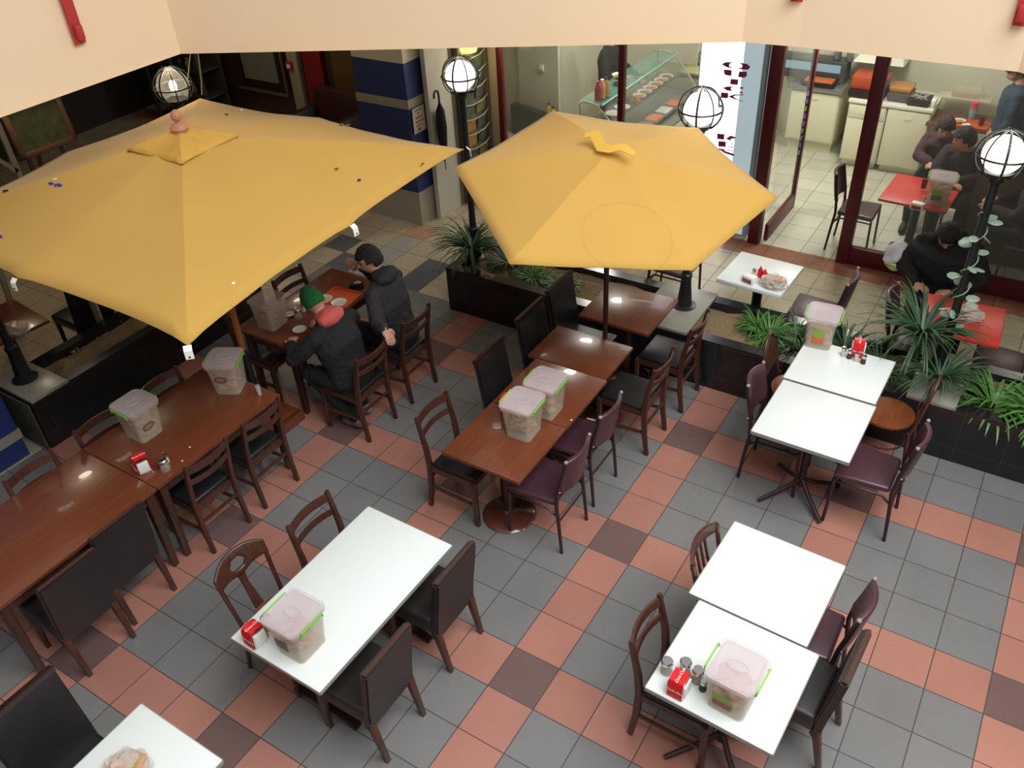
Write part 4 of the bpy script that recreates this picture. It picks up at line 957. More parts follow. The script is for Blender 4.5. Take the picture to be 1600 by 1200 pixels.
# ------------------------------------------------------------------ inside the shop
point_light('shop ceiling lamp', (-2.8, 5.7, 2.6), 95, (1, 1, .94), .25); point_light('shop ceiling lamp', (.2, 6.3, 2.6), 105, (1, 1, .93), .25); point_light('shop ceiling lamp', (2.6, 6.8, 2.6), 14, (1, .98, .86), .25)
for x in (-2.2, .3, 2.6):
    mb = MB(); mb.box((0, 0, 0), (1.2, .22, .05), r=.01); o = single('unseen_lamp', mb, mat('lit tube cover', (1, 1, .94), .4, emit=4, ecol=(1, 1, .9)), {-2.2: 'ceiling light fitting above the food display counter', .3: 'ceiling light fitting above the shop doorway area', 2.6: 'ceiling light fitting at the right side of shop'}[x], 'lamp', (x, 6.7, 2.86), group='ceiling light fittings inside the shop')
# display counter, turned towards the door
ang = -PI/2
t = thing('display_counter', 'glass-topped food display counter running into the shop', 'counter', (-2.46, 6.25, 0), ang)
L_, W_d = 2.2, .80
mb = MB(); mb.box((0, 0, .36), (L_, W_d, .72), r=.01); obj('cabinet', mb, M_unit, t)
mb = MB(); mb.box((0, 0, .735), (L_+.02, W_d+.02, .03), r=.006); obj('steel_top', mb, M_steel, t)
mb = MB(); mb.box((0, -.26, 1.22), (L_, .34, .012)); mb.box((0, -.10, 1.22), (L_, .012, .02), mi=1); 
obj('glass_top', mb, [mat('greenish shelf glass', rgb(120, 170, 160), .08, alpha=.30, spec=.8), mat('glass edge', rgb(170, 215, 200), .2)], t)
mb = MB(); mb.box((0, -.16, .98), (L_*.9, .30, .012)); mb2 = MB(); mb2.path([(0, -.08, 1.21), (0, .05, 1.02), (0, .24, .78)], L_*.98, .008, side=(1, 0, 0)); obj('front_glass', mb2, M_pane, t); obj('inner_shelf', mb, mat('steel shelf', rgb(120, 130, 128), .25, .6), t)
for x in (-L_/2, L_/2):
    mb = MB(); mb.tube([(x, -.38, .75), (x, -.40, 1.2), (x, -.33, 1.24), (x, -.18, 1.22), (x, .0, 1.05), (x, .20, .80), (x, .36, .74)], .012, 8); obj('tube_frame', mb, mat('pale steel tube', rgb(200, 196, 180), .3, .3), t)
dk = math.cos(ang), math.sin(ang)
def on_case(a, b_, z): return (-2.46+a*dk[0]-b_*dk[1], 6.25+a*dk[1]+b_*dk[0], z)
F_sal = mat('mixed salad', rgb(150, 120, 70), .6, var=.8, scale=40); F_org = mat('orange meze', rgb(206, 110, 60), .6, var=.4, scale=40)
k = 0; names = ['far', 'second', 'third', 'fourth', 'fifth', 'nearest']
for i in range(6):
    z = .99; x, y, z = on_case(-.80+i*.17, -.12, z)
    bowl(x, y, z, .095, '%s salad plate of the row on the counter shelf' % (names[i] if names[i] != 'far' else 'farthest'), (F_sal, F_org)[i % 2], 'salad_plate', .022)['category'] = 'plate'
for i in range(4):
    x, y, z = on_case(-.62+i*.19, -.12, 1.06); 
for i in range(3):
    x, y, z = on_case(.35+i*.01, -.25, 1.232+i*.045); bowl(x, y, z, .085, ('bottom', 'middle', 'top')[i]+' salad plate of the stack behind the red window post', F_sal, 'salad_plate', .03)['category'] = 'plate'
random.seed(3); mb = MB()
for q in range(60):
    a, r_ = random.uniform(0, 6.3), random.uniform(0, .16); mb.ball((r_*math.cos(a), r_*math.sin(a)*.8, .02+random.uniform(0, .10)*(1-r_*4)), (.03, .02, .01), 1, rot=Matrix.Rotation(a, 3, 'X'))
single('salad_leaves', mb, F_sal, 'heap of mixed salad in the display counter', 'salad', on_case(.30, -.14, .99), kind='stuff')
for i in range(4):
    t2 = thing('food_pan', ('farthest', 'second', 'third', 'nearest')[i]+' steel food pan in the well of the display counter', 'pan', on_case(-.42+i*.30, .16, .752), ang)
    mb = MB(); mb.taper((0, 0, 0), (.20, .16), (0, 0, .06), (.26, .2), r=.008); obj('pan', mb, M_steel, t2)
    mb = MB(); mb.box((0, 0, .062), (.22, .16, .01), r=.004); mb.jitter(.004, 30, i); obj('food', mb, (F_org, mat('pale meze', rgb(196, 200, 196), .5), F_org, F_sal)[i], t2)
for i, (c, lab) in enumerate(((rgb(176, 44, 50), 'red ketchup bottle on the counter end'), (rgb(214, 170, 120), 'cream mayonnaise bottle with white cap next to the ketchup'), (rgb(206, 150, 84), 'mustard coloured bottle with dark cap on the counter end'))):
    x, y, z = on_case(.98-i*.085, -.22+.01*i, 1.228); t2 = thing('sauce_bottle', lab, 'bottle', (x, y, z))
    mb = MB(); mb.lathe([(.036, 0), (.04, .01), (.04, .14), (.03, .17), (.018, .20)], n=20); obj('bottle', mb, mat('sauce %d' % i, c, .3, var=.15), t2)
    mb = MB(); mb.lathe([(.019, .20), (.02, .225), (0, .23)], n=16); obj('cap', mb, (mat('red cap', rgb(170, 40, 44), .4), M_paper, M_dark)[i], t2)
for i in (0, 1):
    x, y, z = on_case(.52+.24*i, -.12, 1.0); bowl(x, y, z, .1, ('white plate at the end of the counter, left', 'white plate at the end of the counter, right')[i], None, 'plate', .02)
# dark low cabinet along the sage wall
t = thing('low_cabinet', 'dark low cabinet against the sage wall of the shop', 'cabinet', (-4.38, 6.58, 0), -.30)
mb = MB(); mb.box((0, 0, .22), (.9, .12, .44), r=.01); obj('body', mb, mat('dark slate cabinet', rgb(52, 54, 52), .4, var=.3, scale=5), t)
for i, (x, y, c, lab) in enumerate(((-4.08, 6.49, rgb(200, 150, 60), 'oil bottle with black cap on the dark low cabinet'), (-3.99, 6.46, rgb(190, 180, 60), 'short yellow bottle next to the oil bottle'))):
    t2 = thing('oil_bottle', lab, 'bottle', (x, y, .445)); mb = MB(); mb.lathe([(.032, 0), (.034, .01), (.034, .10-.03*i), (.014, .14-.03*i)], n=16); obj('bottle', mb, mat('oil %d' % i, c, .25), t2)
    mb = MB(); mb.lathe([(.015, .14-.03*i), (.015, .165-.03*i), (0, .166-.03*i)], n=12); obj('cap', mb, M_dark, t2)
t = thing('light_switch', 'small double light switch on the sage wall', 'switch', (-3.96+.0, 6.56, 1.25), -.3)
t.location = (-4.28, 6.655, 1.02)
mb = MB(); mb.box((0, 0, 0), (.09, .02, .09), r=.004); obj('plate', mb, M_unit, t)
mb = MB(); mb.box((-.02, -.012, 0), (.03, .008, .05), r=.002); obj('rocker', mb, M_paper, t); mb = MB(); mb.box((.02, -.012, 0), (.03, .008, .05), r=.002); obj('rocker', mb, M_paper, t)
# back counters
def cabinet(x0, x1, y0, label, drawers=False, h=.84, foot=.10):
    t = thing('kitchen_cabinet', label, 'cabinet', ((x0+x1)/2, y0, 0)); w_ = x1-x0
    mb = MB(); mb.box((0, .31, (h+foot)/2), (w_-.008, .60, h-foot), r=.004); mb.box((0, .34, foot/2), (w_-.06, .5, foot)); obj('body', mb, M_unit, t)
    if drawers:
        mb = MB(); mb.box((0, -.001, h-.10), (w_-.03, .018, .16), r=.004); o = obj('drawer', mb, M_unit, t)
        mb = MB(); mb.tube([(-.05, -.02, h-.10), (-.04, -.03, h-.105), (.04, -.03, h-.105), (.05, -.02, h-.10)], .005, 6); obj('handle', mb, M_unit, o)
    z1 = h-.19 if drawers else h-.02
    mb = MB(); mb.box((0, -.001, (z1+foot+.02)/2), (w_-.03, .018, z1-foot-.02), r=.004); o = obj('door', mb, M_unit, t)
    mb = MB(); mb.tube([(-.05, -.02, z1-.07), (-.04, -.03, z1-.075), (.04, -.03, z1-.075), (.05, -.02, z1-.07)], .005, 6); obj('handle', mb, M_unit, o)
    return t
cabinet(-1.10, -.46, 7.74, 'ivory kitchen cabinet left of the orange boxes', h=.84, foot=.16)
cabinet(-.29, .175, 7.50, 'ivory kitchen cabinet with drawer below the orange boxes', True)
cabinet(.18, .69, 7.50, 'ivory kitchen cabinet right of the one with drawer')
mb = MB(); mb.box((.20, 7.82, .865), (1.0, .68, .04), r=.008); single('worktop', mb, M_counter, 'white worktop over the two ivory cabinets', 'worktop')
mb = MB(); mb.box((0, 0, 0), (.70, .62, .05), r=.006); single('worktop', mb, M_steel, 'steel worktop over the left ivory cabinet', 'worktop', (-.78, 8.0, .87))
mb = MB(); mb.box((0, 0, .40), (1.5, .6, .80), r=.01); single('serving_counter', mb, mat('grey green counter', rgb(150, 150, 128), .5, var=.15), 'grey counter at the back of shop behind the display', 'counter', (-2.5, 7.95, 0))
t = thing('food_pan', 'large steel pan of pale green food on the back counter', 'pan', (-2.42, 7.85, .80)); mb = MB(); mb.taper((0, 0, 0), (.5, .34), (0, 0, .07), (.56, .4), r=.01); obj('pan', mb, M_steel, t); mb = MB(); mb.box((0, 0, .07), (.48, .32, .02), r=.008); mb.jitter(.01, 12, 1); obj('food', mb, mat('pale green food', rgb(200, 200, 140), .6, var=.2, scale=30), t)
t = thing('food_pan', 'dark pan of orange food on the steel worktop', 'pan', (-.78, 7.86, .895)); mb = MB(); mb.taper((0, 0, 0), (.40, .24), (0, 0, .05), (.44, .28), r=.01); obj('pan', mb, M_dark, t); mb = MB(); mb.box((0, 0, .05), (.36, .2, .02), r=.008); mb.jitter(.01, 14, 2); obj('food', mb, F_org, t)
mb = MB(); mb.tube([(0, 0, 0), (0, 0, .2), (.03, -.03, .26), (.10, -.08, .26), (.12, -.1, .22)], .014, 8); mb.lathe([(.03, 0), (.03, .03)], n=12); single('tap', mb, M_chrome, 'chrome tap at the back counter behind the pale green food', 'tap', (-2.55, 8.1, .80))
t = thing('bain_marie', 'steel warming unit with pale blue glass on the back worktop', 'kitchen unit', (-1.0, 8.12, .895)); mb = MB(); mb.box((0, 0, .13), (1.0, .26, .26), r=.01); obj('body', mb, mat('dark steel', rgb(84, 88, 88), .4, .4), t); mb = MB(); mb.box((0, -.132, .17), (.86, .01, .10)); obj('glass', mb, mat('pale blue glass', rgb(150, 180, 200), .2), t)
for i in range(2):
    mb = MB(); mb.lathe([(.045, 0), (.05, .02), (.05, .15), (.04, .17), (0, .175)], n=16); single('steel_canister', mb, M_steel, ('left', 'right')[i]+' pale steel canister on the warming unit', 'canister', (-.66+.16*i, 8.1, 1.16))
def stack_box(x0, x1, y, z, d, h, m_, label, nm='plastic_crate'):
    mb = MB(); mb.taper((0, 0, 0), (x1-x0-.03, d-.03), (0, 0, h), (x1-x0, d), r=.012); return single(nm, mb, m_, label, 'box', ((x0+x1)/2, y, z))
stack_box(-.34, .10, 7.72, .887, .38, .10, M_dark, 'dark lower crate under the orange box')
stack_box(-.33, .09, 7.74, .99, .36, .15, mat('brick orange plastic', rgb(176, 76, 48), .45, var=.1), 'brick orange box stacked on the dark crate')
stack_box(.12, .40, 7.74, .887, .34, .10, mat('grey crate', rgb(86, 84, 80), .5), 'grey crate right of the orange box')
stack_box(.12, .39, 7.76, .99, .30, .06, mat('tan tray', rgb(190, 132, 76), .5, var=.1), 'tan tray stacked on the grey crate')
t = thing('cutlery_box', 'dark open box of glinting cutlery on the worktop', 'box', (.50, 7.66, .887)); mb = MB(); mb.taper((0, 0, 0), (.24, .26), (0, 0, .08), (.26, .28), r=.008); obj('box', mb, M_dark, t); mb = MB(); random.seed(4)
for q in range(30): a = random.uniform(0, 3); x, y = random.uniform(-.08, .08), random.uniform(-.08, .08); mb.beam((x-.05*math.cos(a), y-.05*math.sin(a), .085), (x+.05*math.cos(a), y+.05*math.sin(a), .10), .010, .004)
o = obj('cutlery', mb, M_chrome, t); o['kind'] = 'stuff'
stack_box(.64, .70, 7.60, .887, .14, .10, M_paper, 'small white carton at the right end of the worktop', 'carton')
t = thing('extractor_hood', 'white slanted hood with grey flue above the orange boxes', 'hood', (-.12, 8.36, 0)); mb = MB(); mb.taper((0, -.2, 1.20), (.62, .42), (0, -.12, 1.28), (.50, .24), r=.006); obj('hood', mb, M_counter, t); mb = MB(); mb.box((0, -.08, 1.6), (.46, .16, .64)); obj('flue', mb, mat('grey flue', rgb(140, 138, 124), .5), t)
stack_box(.78, 1.12, 8.1, .9, .2, .12, M_clear, 'clear plastic tub above the dark brown table', 'plastic_tub').location.z = .90
mb = MB(); mb.box((0, 0, 0), (.6, .22, .02), r=.004); single('wall_shelf', mb, M_cream, 'pale wall shelf holding the clear tub', 'shelf', (.95, 8.12, .885))
tray(1.12, 7.56, .75, 0, .42, .26, 'orange tray on the dark brown table in shop')
bowl(1.00, 7.58, .76, .07, 'round bread plate on the orange tray in shop', M_bread, 'bread_plate', .02)
mb = MB(); mb.ball((0, 0, .012), (.05, .03, .015), 3); mb.jitter(.015, 30, 2); single('crumpled_napkin', mb, M_paper, 'white napkin on the orange tray in shop', 'napkin', (1.10, 7.48, .76))
mb = MB(); mb.lathe([(.028, 0), (.032, .09), (.029, .09), (.025, .005)], n=16); single('tea_glass', mb, mat('dark red drink', rgb(96, 36, 30), .2), 'glass of dark drink on the orange tray', 'glass', (1.24, 7.56, .76))
t = thing('squeeze_bottle', 'pink topped bottle on the dark brown table', 'bottle', (1.10, 7.80, .75)); mb = MB(); mb.lathe([(.04, 0), (.045, .10), (.03, .12)], n=16); obj('bottle', mb, mat('bluish clear', rgb(150, 160, 176), .2, alpha=.7), t); mb = MB(); mb.lathe([(.04, .12), (.042, .19), (.02, .20)], n=16); obj('top', mb, mat('pink plastic', rgb(220, 70, 110), .4), t)
mb = MB(); mb.lathe([(.026, 0), (.03, .085), (.027, .085), (.023, .006)], n=16); single('drinking_glass', mb, mat('cola drink', rgb(60, 24, 22), .15), 'glass of dark drink held over the red table in shop', 'glass', (1.02, 5.45, .78))
# magazine rack, black umbrella, poster, yellow lamp, carton
t = thing('magazine_rack', 'tall narrow rack of pictures left of the shop window', 'rack', (-4.06, 4.66, 0)); mb = MB()
mb.box((.02, -.27, 1.1), (.05, .05, 2.2), r=.004); mb.box((.02, .27, 1.1), (.05, .05, 2.2), r=.004); mb.box((0, 0, 1.1), (.02, .5, 2.15)); obj('frame', mb, mat('grey steel rack', rgb(112, 108, 98), .5), t)
for r_ in range(11):
    mb = MB(); mb.tube([(.05, -.25, .16+r_*.18), (.07, -.1, .13+r_*.18), (.07, .1, .13+r_*.18), (.05, .25, .16+r_*.18)], .007, 6); obj('shelf_rail', mb, mat('pale rail', rgb(170, 164, 150), .4), t)
random.seed(12); P_ = [mat('print %d' % i, c, .5, var=.6, scale=25) for i, c in enumerate((rgb(120, 120, 70), rgb(80, 96, 70), rgb(170, 130, 60), rgb(90, 90, 84)))]
for r_ in range(10):
    for s in (-1, 1):
        mb = MB(); mb.box((.03, s*.12, .235+r_*.18), (.008, .19, .15), rot=Matrix.Rotation(.12, 3, 'Y')); obj('print', mb, P_[random.randrange(4)], t)
t = thing('umbrella', 'closed black umbrella hanging by its hook beside the blue pillar', 'umbrella', (-4.03, 3.96, 0)); mb = MB()
mb.lathe([(.006, .72), (.02, .78), (.05, .95), (.062, 1.15), (.05, 1.33), (.02, 1.40), (.012, 1.42)], n=14); mb.jitter(.008, 20, 1); obj('cover', mb, M_jacket2, t)
mb = MB(); mb.tube([(0, 0, 1.40), (0, 0, 1.50), (0, -.01, 1.56), (0, -.05, 1.575), (0, -.085, 1.55), (0, -.09, 1.50)], .012, 8); mb.tube([(0, 0, .62), (0, 0, .75)], .006, 6); obj('handle', mb, M_blackmetal, t)
t = thing('notice', 'white notice taped on the blue pillar', 'notice', (-4.19, 3.76, 1.275), PI/2); mb = MB(); mb.box((0, 0, 0), (.22, .006, .29)); obj('sheet', mb, mat('notice paper', rgb(186, 180, 164), .7), t)
mb = MB()
for i, (z, w_, h_, mi) in enumerate(((.11, .16, .012, 0), (.075, .05, .03, 0), (.03, .14, .03, 1), (-.02, .15, .03, 1), (-.065, .13, .022, 1), (-.11, .08, .03, 0))): 
    for q in range(int(w_/.03)): mb.box((-w_/2+.015+q*.03, -.004, z), (.02, .002, h_), mi=mi)
obj('printing', mb, [mat('dark print', rgb(60, 56, 60), .6), mat('red notice print', rgb(176, 84, 76), .6)], t)
t = thing('wall_lamp', 'glowing yellow wall lamp above the lit globe by the blue pillar', 'lamp', (-4.0, 4.55, 1.84)); mb = MB(); mb.lathe([(.10, .0), (.13, .10), (.10, .16), (0, .17)], n=24); obj('shade', mb, mat('yellow lit shade', rgb(250, 200, 80), .5, emit=2.2, ecol=(1, .62, .14)), t)
mb = MB(); mb.tube([(-.1, 0, -.01), (.12, 0, -.01)], .010, 6); obj('arm', mb, M_blackmetal, t)
point_light('lamp glow', (-3.8, 4.5, 1.72), 3, (1, .75, .35), .1)
mb = MB(); mb.box((0, 0, .25), (.34, .30, .5), r=.01); single('carton', mb, mat('brown cardboard', rgb(116, 78, 54), .8, var=.1), 'brown cardboard carton under the end of the shop window', 'carton', (-3.86, 4.72, .38)).location.z = 0
bpy.data.objects['carton'].scale = (1, 1, 1)
# dark side behind the large umbrella
def flat(nm, label, cat, c, size, m_, rz=0, kind=None):
    mb = MB(); mb.box((0, 0, 0), size, r=.004); o = obj(nm, mb, m_); o.location = c; o.rotation_euler = (0, 0, rz)
    if kind: o['kind'] = kind
    else: tag(o, label, cat)
    return o
YB = 5.5
t = thing('wall_board', 'framed grey board on the brown panelled wall behind umbrella', 'board', (-8.58, YB-.02, .5)); mb = MB(); mb.box((0, -.01, .62), (.86, .04, 1.2), r=.006); obj('frame', mb, M_dark, t); mb = MB(); mb.box((0, -.035, .68), (.72, .02, 1.06)); obj('panel', mb, mat('grey board face', rgb(130, 130, 116), .5, var=.1), t)
mb = MB(); mb.box((-.02, -.03, -.02), (1.06, .05, .04), r=.004); mb.box((.50, -.03, .62), (.04, .05, 1.26), r=.004); obj('outer_trim', mb, mat('grey brown trim', rgb(104, 92, 78), .5), t)
flat('trim_2', '', '', (-7.82, YB-.04, 1.45), (.20, .1, 2.9), mat('off white post', rgb(170, 160, 138), .6), kind='structure')
flat('door_2', '', '', (-7.44, YB-.03, 1.2), (.36, .08, 2.4), mat('red door panel', rgb(136, 28, 32), .45, var=.1), kind='structure')
t = flat('door_3', '', '', (-6.75, YB-.03, 1.2), (.62, .06, 2.4), mat('brown door panel', rgb(98, 78, 44), .5, var=.15), kind='structure'); mb = MB(); mb.tube([(.10, -.05, -.18), (.2, -.06, -.18)], .012, 8); o = obj('door_handle', mb, M_chrome, t)
t = thing('alarm_box', 'small red alarm box on the off-white post', 'alarm box', (-7.86, YB-.12, .98)); mb = MB(); mb.box((0, 0, 0), (.11, .05, .12), r=.006); obj('case', mb, M_redpaint, t); mb = MB(); mb.box((.01, -.03, 0), (.06, .01, .05)); obj('face', mb, M_paper, t)
t = thing('armchair', 'dark brown leather armchair seen behind the right slope of large umbrella', 'armchair', (-6.75, 4.85, 0)); mb = MB(); mb.box((0, 0, .22), (.9, .8, .44), r=.05); obj('seat', mb, M_choco, t); mb = MB(); mb.box((0, .32, .45), (.9, .2, .8), r=.06); obj('backrest', mb, mat('oxblood leather', rgb(64, 30, 26), .5), t)
for s in (-1, 1): mb = MB(); mb.box((s*.42, 0, .32), (.14, .8, .60), r=.05); obj('armrest', mb, M_choco, t)
t = thing('glass_cabinet', 'dark glass cabinet with small items left of the framed board', 'cabinet', (-9.75, 4.95, 0)); mb = MB()
for x in (-.62, 0, .62): mb.box((x, -.2, 1.1), (.05, .05, 2.2), r=.004)
mb.box((0, .2, 1.1), (1.3, .04, 2.2)); 
for z in (.1, .5, .9, 1.3, 1.7): mb.box((0, 0, z), (1.3, .42, .03))
obj('frame', mb, mat('dark olive steel', rgb(62, 60, 50), .5), t)
random.seed(21); cl = [mat('trinket %d' % i, c, .5) for i, c in enumerate((rgb(130, 128, 110), rgb(70, 76, 60), rgb(60, 54, 50), rgb(110, 84, 60)))]
nm_ = 0
for z in (.52, .92, 1.32):
    for x in (-.5, -.34, -.16, .12, .3, .48):
        h = random.uniform(.06, .16); mb = MB(); mb.lathe([(.03, 0), (.045, h*.4), (.02, h*.8), (.025, h)], n=12)
        sh = {.52: 'lower', .92: 'middle', 1.32: 'upper'}[z]; nth = ('leftmost', 'second', 'third', 'fourth', 'fifth', 'rightmost')[(-.5, -.34, -.16, .12, .3, .48).index(x)]
        single('trinket', mb, random.choice(cl), 'dim trinket on %s shelf of the dark glass cabinet, %s of six' % (sh, nth), 'trinket', (-9.75+x+random.uniform(-.03, .03), 4.85, z), group='trinkets in the dark glass cabinet')
t = thing('painting', 'framed green landscape painting on an easel at the upper left', 'painting', (-7.0, .97, 1.70), PI/2); mb = MB()
for s in (-1, 1): mb.box((s*.30, 0, 0), (.06, .04, .50), r=.008); mb.box((0, 0, s*.22), (.66, .04, .06), r=.008)
obj('frame', mb, mat('gilt brown frame', rgb(112, 76, 44), .45, var=.2, scale=20), t)
mcan = mat('green painted canvas', rgb(84, 90, 46), .6, var=.95, scale=9); mb = MB(); mb.box((0, .004, 0), (.56, .02, .40)); obj('canvas', mb, mcan, t); t.rotation_euler = (-.12, 0, PI/2)
t = thing('easel', 'brown wooden easel carrying the green painting', 'easel', (-7.06, .97, 0), PI/2)
for s in (-1, 1): mb = MB(); mb.beam((s*.28, .0, 0), (s*.16, .05, 1.9), .04, .025); obj('leg', mb, M_wood, t)
mb = MB(); mb.beam((0, .5, 0), (0, .08, 1.85), .04, .025); obj('leg', mb, M_wood, t); mb = MB(); mb.box((0, -.02, 1.45), (.66, .06, .03)); obj('ledge', mb, M_wood, t)
t = thing('easel', 'off-white wooden easel cut by the left frame edge', 'easel', (-6.5, .10, 0), PI/2); mw_ = mat('off white easel wood', rgb(150, 144, 128), .6)
mb = MB(); mb.beam((.24, 0, 0), (.22, 0, 2.1), .05, .03); obj('leg', mb, mw_, t); mb = MB(); mb.beam((.22, 0, 1.55), (-.2, 0, 2.1), .04, .03); obj('brace', mb, mw_, t); mb = MB(); mb.beam((-.4, 0, 0), (-.2, 0, 2.1), .05, .03); obj('leg', mb, mw_, t)
flat('signboard', 'pale narrow board standing beyond the left planter', 'board', (-5.25, -.10, .40), (.07, .03, .8), mat('pale board', rgb(150, 140, 116), .6), .3)
for x, y, e, lab in ((-7.0, .4, 20, 'unseen fill lamp added over the left walkway'), (-7.6, 3.9, 16, 'unseen fill lamp added before the brown panelled wall')):
    point_light('walkway fill light', (x, y, 2.6), e, (1, .86, .66), .15)  # added, out of view: lifts the dark walkway and the panelled wall
    mb = MB(); mb.lathe([(.16, 0), (.17, .03), (.15, .06)], n=24); single('unseen_lamp', mb, mat('fill lamp glass', (1, .9, .7), .4, emit=1.5), lab, 'lamp', (x, y, 2.83))

# ------------------------------------------------------------------ people
def loft(mb, rings, n=24):          # rings: (centre, side vector, front vector, half width, half depth)
    b = bmesh.new(); rr = []
    for c, sx, fy, wx, wy in rings:
        rr.append([b.verts.new(Vector(c)+Vector(sx)*wx*math.cos(2*PI*k/n)+Vector(fy)*wy*math.sin(2*PI*k/n)) for k in range(n)])
    for r0, r1 in zip(rr, rr[1:]):
        for k in range(n): b.faces.new((r0[k], r0[(k+1) % n], r1[(k+1) % n], r1[k]))
    b.faces.new(rr[0][::-1]); b.faces.new(rr[-1]); bmesh.ops.recalc_face_normals(b, faces=b.faces); mb.add(b)
def limb(mb, pts, rad):
    P = []; R_ = []
    for i in range(len(pts)-1):
        a, c = Vector(pts[i]), Vector(pts[i+1])
        for k in range(6):
            f = k/6; P.append(a.lerp(c, f)); R_.append(rad[i]*(1-f)+rad[i+1]*f+.006*math.sin(PI*f))
    P.append(Vector(pts[-1])); R_.append(rad[-1]); mb.tube(P, R_, 14)
    for p, r in zip(pts, rad): mb.ball(p, r, 3)
def frame_of(f, up=(0, 0, 1)):
    f = Vector(f).normalized(); x = f.cross(Vector(up)).normalized(); z = x.cross(f)
    return Matrix((x, f, z)).transposed()
def head_shape(mb, c, f, up=(0, 0, 1), s=1.0):
    M = Matrix.Translation(c) @ frame_of(f, up).to_4x4() @ Matrix.Scale(s, 4)
    b = bmesh.new(); bmesh.ops.create_icosphere(b, subdivisions=5, radius=1)
    for v in b.verts:
        x, y, z = v.co
        X, Y_, Z = x*.076, y*.098, z*.115
        if z < 0: X *= 1-.22*min(1, -z)*(1 if y > 0 else .6); Y_ += .012*(-z) if y > 0 else 0; Y_ *= 1-.12*(-z) if y < 0 else 1
        if y > .2:
            Y_ -= .010*math.exp(-((abs(x)-.42)**2)/.03-((z-.02)**2)/.02)          # eye sockets
            Y_ += .007*math.exp(-((z-.20)**2)/.01)*(abs(x) < .75)                    # brow
            Y_ += .026*math.exp(-(x**2)/.018-((z+.20)**2)/.022)                       # nose tip
            Y_ += .014*math.exp(-(x**2)/.012-((z+.02)**2)/.03)                       # nose bridge
            Y_ += .007*math.exp(-(x**2)/.06-((z+.50)**2)/.010)                       # lips
            Y_ += .010*math.exp(-(x**2)/.05-((z+.86)**2)/.02)                        # chin
        v.co = Vector((X, Y_, Z))
    mb.add(b, M)
    for s_ in (-1, 1): mb.ball((M @ Vector((s_*.078, -.008, -.008))), (.010, .020, .032), 3, rot=frame_of(f, up))
    return M
def hand(mb, wrist, d, n, curl=.5, s=1.0, thumb=1):     # d: along the fingers, n: out of the back of the hand
    d = Vector(d).normalized(); n = Vector(n); n = (n-d*n.dot(d)).normalized(); w_ = d.cross(n)*thumb
    wrist = Vector(wrist); c = wrist+d*.052*s
    R3 = Matrix((w_, d, n)).transposed()
    mb.ball(c, (.040*s, .052*s, .017*s), 3, rot=R3)
    for i, (o_, L) in enumerate(((.030, .070), (.010, .080), (-.010, .074), (-.029, .058))):
        p0 = wrist+d*.082*s+w_*o_*s; pts = [p0]; a = .15; dd = d.copy(); p = p0
        for q in range(3):
            a += curl*(.55 if q else .3); v = (d*math.cos(a)-n*math.sin(a)+w_*o_*.8).normalized(); p = p+v*L*s*(.42, .33, .25)[q]; pts.append(p)
        limb(mb, pts, [.0092*s, .0086*s, .0080*s, .0070*s])
    p0 = wrist+d*.028*s+w_*.034*s; limb(mb, [p0, p0+(w_*.7+d*.6-n*.2).normalized()*.036*s, p0+(w_*.35+d*.9-n*.5).normalized()*.066*s], [.0115*s, .0098*s, .008*s])
def remesh(o, vox, smooth=4):
    md = o.modifiers.new('r', 'REMESH'); md.mode = 'VOXEL'; md.voxel_size = vox; md.use_smooth_shade = True
    md = o.modifiers.new('s', 'SMOOTH'); md.iterations = smooth; md.factor = .5
    return bake(o)
